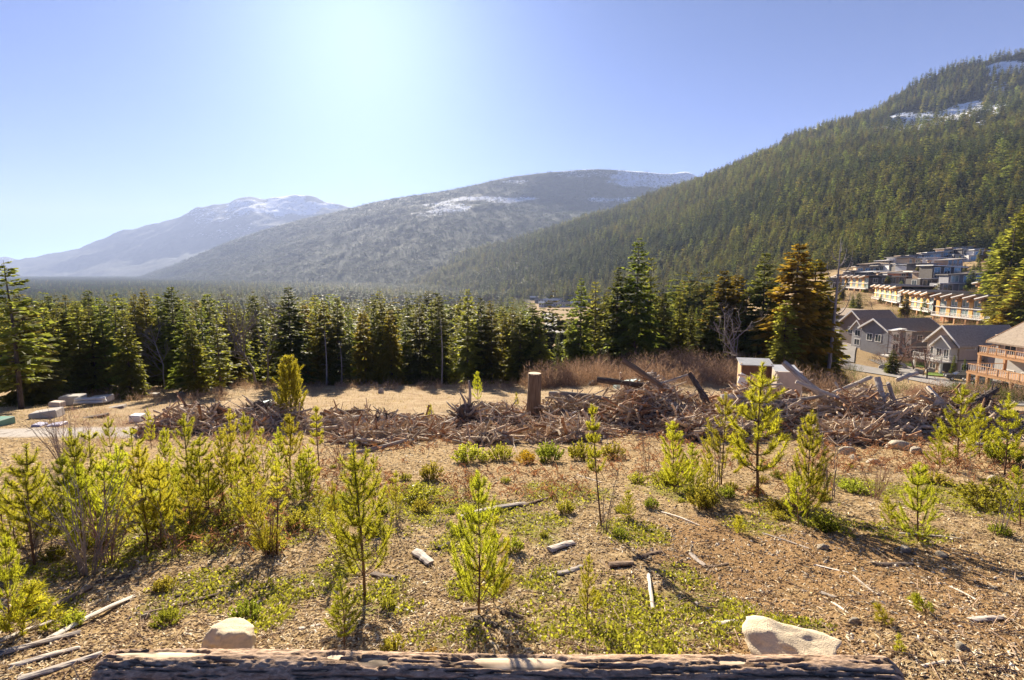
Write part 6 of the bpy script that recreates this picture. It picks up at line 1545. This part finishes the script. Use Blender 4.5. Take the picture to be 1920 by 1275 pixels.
# hillside houses --------------------------------------------------------
def modern(label, u, v, w_, h_, wall, roof='roof_metal', seed=0, dmin=190, dp=8.0, group='modern houses up the hillside'):
    g = far_ground(u, v, dmin, 420); r = np.random.RandomState(seed); o = thing('hillside_house', label, 'house', (g[0], g[1], g[2]-.4), R(r.uniform(-24, 20)), group)
    w_ = w_*1.22; h_ = h_*1.22; hw = w_/2; h1 = h_*.52
    mb = MB(); mb.bx(-hw, hw, 0, dp, -3, h1); mb.build('wall', M[wall], o); mb = MB(); x0 = -hw*r.uniform(.3, .9); mb.bx(x0, hw*.95, .7, dp-.3, h1, h_); mb.build('upper_wall', M[r.choice(['tan_wall', 'dark_wall', 'white_wall', wall])], o)
    mb = MB(); mb.box(((x0+hw*.95)/2, dp/2, h_+.18), (hw*.95-x0+1.8, dp+1.6, .34), roty(R(r.uniform(-5, 5)))); mb.build('roof', M[roof], o); mb = MB(); mb.bx(-hw-.6, hw+.6, -1.1, .69, h1-.02, h1+.22); mb.build('balcony', M['trim'], o)
    nw = 3
    for k in range(nw):
        xa = -hw+w_*(k+.2)/nw; win(o, xa, xa+w_/nw*.6, .5, h1-.5, 0, glass='glass' if r.rand() < .6 else 'glass_pale')
        xa = x0+(hw*.95-x0)*(k+.2)/nw; win(o, xa, xa+(hw*.95-x0)/nw*.6, h1+.6, h_-.4, .7, glass='glass' if r.rand() < .6 else 'glass_pale')
    win(o, 2, 5, .6, h1-.6, -hw, 'x', -1); return o
HL = [(1742,497,10,6,'white_wall','white flat roofed house, leftmost of the top hillside row'),(1758,494,10,6,'tan_wall','tan house with dark windows in the top hillside row'),(1777,491,11,6.5,'tan_wall','tan house in the middle of the top hillside row'),(1796,489,13,7,'white_wall','wide pale roofed house in the top hillside row'),(1814,489,12,6,'dark_wall','dark house right of the wide pale roof in the top row'),(1842,487,12,4.5,'white_wall','low white house at the right end of the top hillside row'),
 (1732,508,11,6,'siding_grey','grey house just below the left end of the top row'),(1710,511,11,7,'blue_wall','pale blue house in the upper hillside cluster'),(1690,508,12,7,'dark_wall','dark roofed house at the left top of the hillside cluster'),(1668,510,12,6,'orange_wall','reddish house at the left top of the hillside cluster'),(1655,522,11,6,'siding_brown','brown house on the left side of the hillside cluster'),
 (1674,523,10,7,'siding_grey','grey house in the middle of the hillside cluster'),(1696,524,12,7,'tan_wall','tan house in the middle of the hillside cluster'),(1718,523,12,6,'white_wall','white house on the right of the hillside cluster'),(1738,524,12,7,'siding_brown','brown house with white roof edge right of the hillside cluster'),
 (1600,536,12,5,'siding_grey','leftmost low grey hillside house'),(1618,533,12,6,'dark_wall','dark hillside house second from left'),(1637,534,11,6,'white_wall','cream hillside house above the third townhouse row'),(1655,536,10,6,'tan_wall','tan hillside house above the third townhouse row'),(1683,538,11,6.5,'white_wall','white gabled looking house above the long grey roof'),(1706,538,12,6,'orange_wall','reddish house above the long grey roof'),
 (1725,538,11,6,'siding_grey','grey house left of the big modern house'),(1585,540,12,5,'dark_wall','low dark house behind the farthest townhouse row'),
 (1643,516,11,6,'tan_wall','tan house at the upper left corner of the hillside cluster'),(1625,524,11,6,'siding_brown','brown house left of the hillside cluster'),(1606,528,11,5,'white_wall','cream house at the left end of the hillside cluster'),(1720,500,10,6,'siding_brown','brown house below the leftmost top row house'),
 (1700,502,10,6,'tan_wall','tan house above the pale blue house'),(1750,512,11,6,'tan_wall','tan house below the tan top row house'),(1768,508,11,6,'white_wall','white house below the middle of the top row'),(1668,546,11,6,'siding_brown','brown house just above the long grey roof'),(1745,540,11,6,'tan_wall','tan house left of the big modern house windows'),(1788,512,11,6,'orange_wall','reddish house below the wide pale roof')]
for i, (u, v, w_, h_, wl, lab) in enumerate(HL): modern(lab, u, v, w_, h_, wl, ['roof_metal', 'trim', 'roof_metal', 'shingle'][i % 4], 600+i, 230)
modern('big modern house with tall pale windows and a white roof plane', 1764, 546, 15, 9, 'dark_wall', 'trim', 640, 190, 9)
modern('dark blue box house right of the big modern house', 1806, 548, 13, 6, 'siding_slate', 'dark_wall', 641, 185, 9)
me = rock_mesh(71, 40, 60, .8, 16).mesh('rock_cut', plain('tan_rock', (0.52,0.38,0.24), .9, .3, .5, bstr=.8, bdist=.2), True)
g = far_ground(1822, 535, 200, 400); o = tag(link('rock_cut', me, None, (g[0], g[1]+3, g[2]+1)), 'bare tan rock cut above the dark blue box house', 'rock'); o.scale = (9, 5, 7)

# shrubs dotting the banks, street trees
r = np.random.RandomState(33); cB = bpy.data.collections.new('bank_bushes')
for i in range(2):
    a_, b_ = shrub(870+i, 60, 16, 1.5, 1.2); me = b_.mesh('bank_bush_shape', M['thicket'] if i else M['hill_dark']); cB.objects.link(bpy.data.objects.new('bank_bush_shape', me))
    V = np.array([v.co for v in me.vertices]); 
n = 5000; d_ = np.exp(r.uniform(math.log(64), math.log(330), n)); a_ = r.uniform(.5, 1.02, n); P = np.stack([a_*d_, d_, Hn(a_*d_, d_)-.05], -1); uu_, vv_ = proj(P); k = (fbm(P[:, 0]*.08, P[:, 1]*.08, 51, 3) > -.12) & ~((d_ > 78) & (d_ < 112) & (uu_ > 1600)); P = P[k]
S = np.repeat((.6+1.5*r.rand(len(P), 1)**2), 3, 1)
instancer('bank_bushes', 'low bushes and brown brush scattered over the banks between the houses', P, S, cB, 'bushes', 13)
LR = []
for i in range(2):
    a_, b_ = leafless(720+i, 6.0, .55, 4, .09, .3, 10, 3); LR.append((a_.mesh('trunk', M['bark'], True), b_.mesh('crown', M['twig_red'])))
for u, v, d_, lab in ((1682,640,103,'bare reddish street tree before the slate house'),(1722,612,108,'tall bare tree in front of the gap between the slate and taupe houses'),(1745,640,98,'bare street tree on the lawn left of the parked dark car'),(1735,655,101,'smaller bare tree behind the lawn street tree'),(1660,655,110,'bare tree left of the street lawn strip'),(1640,560,190,'leafless tree on the bank below the third townhouse row')):
    plant_leafless(LR[int(u) % 2], u, v, d_, lab, group='bare street trees', h0=6.0, wf=1.3)
for u, v, d_, k_, wf, lab in ((1676,655,104,'olive',1.6,'round evergreen beside the street left of the bare trees'),(1790,665,99,'dark',.7,'slim evergreen on the taupe house balcony corner'),(1810,672,97,'dark',.7,'slim evergreen beside the taupe house wall'),(1738,552,225,'dark',1.4,'evergreen before the big modern house, left one'),(1786,552,222,'dark',1.4,'evergreen before the big modern house, middle one'),(1800,556,218,'dark',1.4,'evergreen before the big modern house, right one'),(1594,600,140,'dark',1.2,'small evergreen beside the gravel lane')):
    plant_conifer(k_, int(u), u, v, d_, lab, 'evergreens among the houses', wf)
for i, (u, v, w_, h_, lab) in enumerate(((1722,700,20,12,'large brown boulder at the street corner'),(1655,692,16,8,'boulder beside the street left of the bare trees'),(1672,694,14,7,'second boulder beside the street'),(1690,690,22,9,'boulder at the edge of the lawn strip'),(1745,698,16,7,'boulder between the lawns'))):
    g = far_ground(u, v, 60); s = w_/2*g[1]/FPX; me = RK[i % 5].mesh('boulder', M['grey_rock'], True); o = tag(link('boulder', me, None, (g[0], g[1], g[2]+s*.3)), lab, 'rock', 'boulders by the street'); o.scale = (s, s*.8, s*.75)

r = np.random.RandomState(57); k = 0
for i in range(60):
    u, d_ = r.uniform(1575, 1870), r.uniform(150, 345)
    a_ = (u-960)/FPX/.99; g = Hz(a_*d_, d_); vv = proj(np.array((a_*d_, d_, g+r.uniform(3, 8))))[1]
    plant_conifer(['dark', 'olive', 'spruce', 'cedar'][i % 4], i, u, float(vv), d_, 'small conifer growing on the bank among the hillside houses', 'small conifers among the hillside houses', 1.3, parts=False)
# cars --------------------------------------------------------------------
def car(label, u, v, rz, paint, dmin=55, suv=True, scale=1.0, pos=None):
    g = far_ground(u, v, dmin) if pos is None else np.array(pos); o = thing('parked_car', label, 'car', (g[0], g[1], g[2]+.2), rz, 'parked cars', scale=scale)
    Hh = 1.68 if suv else 1.42; prof = [(-2.25,.35),(-2.3,.75),(-2.2,1.0),(-1.05,1.08),(1.85,1.08),(2.2,.98),(2.3,.6),(2.25,.32)] if suv else [(-2.2,.32),(-2.25,.7),(-2.1,.88),(-1.0,.95),(1.7,.95),(2.15,.88),(2.25,.55),(2.2,.30)]
    zb = prof[3][1]; W = .92
    def ext(pr, w0, w1, ztop):
        V = []; n = len(pr)
        for s, in ((-1,), (1,)):
            for x, z in pr:
                k = w0+(w1-w0)*max(0, (z-zb)/(ztop-zb+1e-6)); V.append((x, s*k, z))
        F4 = [(i, (i+1) % n, n+(i+1) % n, n+i) for i in range(n)]; return V, F4, [(0, i+1, i) for i in range(1, n-1)]+[(n, n+i, n+i+1) for i in range(1, n-1)]
    V, F4, F3 = ext(prof, W, W, Hh); mb = MB(); mb.add(V, F4); mb.add(V, F3); mb.build('body', paint, o)
    cab = [(-1.0,zb-.01),(-.35,Hh-.12),(0,Hh),(1.5 if suv else 1.0,Hh),(2.05 if suv else 1.65,zb-.01)]
    V, F4, F3 = ext(cab, W*.97, W*.78, Hh); mb = MB(); mb.add(V, F4); mb.add(V, F3); mb.build('cabin_glass', M['car_glass'], o)
    mb = MB(); mb.bx(-.25, 1.45 if suv else .95, -.70, .70, Hh-.005, Hh+.045); mb.build('roof', paint, o)
    for x in (-1.42, 1.42):
        for y in (-.86, .86):
            mb = MB(); mb.tube([(x, y-.12, .34), (x, y+.12, .34)], .34, 18); t_ = mb.build('wheel', M['car_tyre'], o, True); mb = MB(); s = math.copysign(1, y); mb.tube([(x, y+s*.10, .34), (x, y+s*.135, .34)], .2, 12); mb.build('rim', M['pipe'], t_)
    for y in (-.62, .62):
        mb = MB(); mb.bx(-2.31, -2.2, y-.2, y+.2, .72, .9); mb.build('headlight', M['trim'], o); mb = MB(); mb.bx(2.2, 2.315, y-.2, y+.2, .72, .95); mb.build('tail_light', M['tail'], o)
    return o
M['car_tyre'] = plain('tyre', (0.02,0.02,0.02), .9, .2, 5); M['tail'] = plain('tail_light_red', (0.35,0.02,0.02), .3, .1, 5)
pk = [plain('black_paint', (0.02,0.022,0.03), .25, .1, 1, .6), plain('dark_grey_paint', (0.06,0.06,0.065), .25, .1, 1, .6), plain('blue_paint', (0.05,0.12,0.30), .25, .1, 1, .6), plain('silver_paint', (0.45,0.46,0.48), .3, .1, 1, .6)]
car('dark sport utility vehicle parked beside the lawn', 1800, 715, R(-25), pk[1]); car('black car parked behind the dark sport utility vehicle', 1838, 724, R(-25), pk[0], suv=False)
car('blue car parked below the upper timber deck', 1868, 706, R(80), pk[2], suv=False, dmin=80); car('black car parked under the lower timber deck', 1880, 742, R(75), pk[0]); car('silver car parked beside the deck house', 1892, 716, R(80), pk[3], suv=False, dmin=78)

# valley settlement far off ---------------------------------------------------
def far_house(label, u, v, w_, h_, wall, roof, rz, dmin, dmax, group, nw=3, L=None):
    g = far_ground(u, v, dmin, dmax); o = thing('valley_house', label, 'house', (g[0], g[1], g[2]-.5), rz, group); D = 9.0
    mb = MB(); gable_wall(mb, -w_/2, w_/2, 0, D, -2, h_, h_+2.2, 'x'); mb.build('wall', M[wall], o); gable_roof(o, -w_/2, w_/2, 0, D, h_, h_+2.2, 'x', .5, .25, roof)
    for k in range(nw): xa = -w_/2+w_*(k+.25)/nw; win(o, xa, xa+w_/nw*.5, h_*.5, h_*.85, 0, bars=0)
    return o
r = np.random.RandomState(12); k = 0
for row, (v, cnt_) in enumerate(((563, 10), (569, 11), (576, 9))):
    for i in range(cnt_):
        u = 1000+row*8+i*(88/cnt_)+r.uniform(-2, 2)
        far_house('%s house from the left in the %s row of the far valley estate' % (ordinal(i), ('back', 'middle', 'front')[row]), u, v, 9+3*r.rand(), 6+2.5*r.rand(), r.choice(['white_wall', 'blue_wall', 'siding_grey', 'dark_wall', 'white_wall', 'siding_slate']), r.choice(['trim', 'roof_metal', 'shingle']), R(r.uniform(-15, 15)), 400, 1150, 'houses of the far valley estate', 2)
for i, (u, v, w_, lab) in enumerate(((1215,585,22,'pale long shed seen between spruces right of the tallest one'),(1250,580,26,'long white shed in the valley gap right of centre'),(1300,578,30,'white roofed hall seen right of the spruce gap'),(1325,570,24,'pale building below the slope left of the golden cedars'),(1262,592,18,'small tan shed in the valley gap'))):
    far_house(lab, u, v, w_, 5, ['white_wall', 'siding_grey', 'white_wall', 'blue_wall', 'tan_wall'][i], 'trim', R(10*i-20), 330, 900, 'sheds in the valley gap', 4)
ribbon('valley_road', 'pale road descending the valley seen between the conifers', [(1046,640),(1042,622),(1034,604),(1026,588)], 16, 'asphalt', .5, n=30, dmin=250)
for u, v, lab in ((1037,612,'tiny dark car on the valley road, nearer one'), (1032,604,'tiny dark car on the valley road, farther one')):
    g = far_ground(u, v, 250); car(lab, u, v, R(95), pk[1], pos=(g[0], g[1], g[2]+.5))
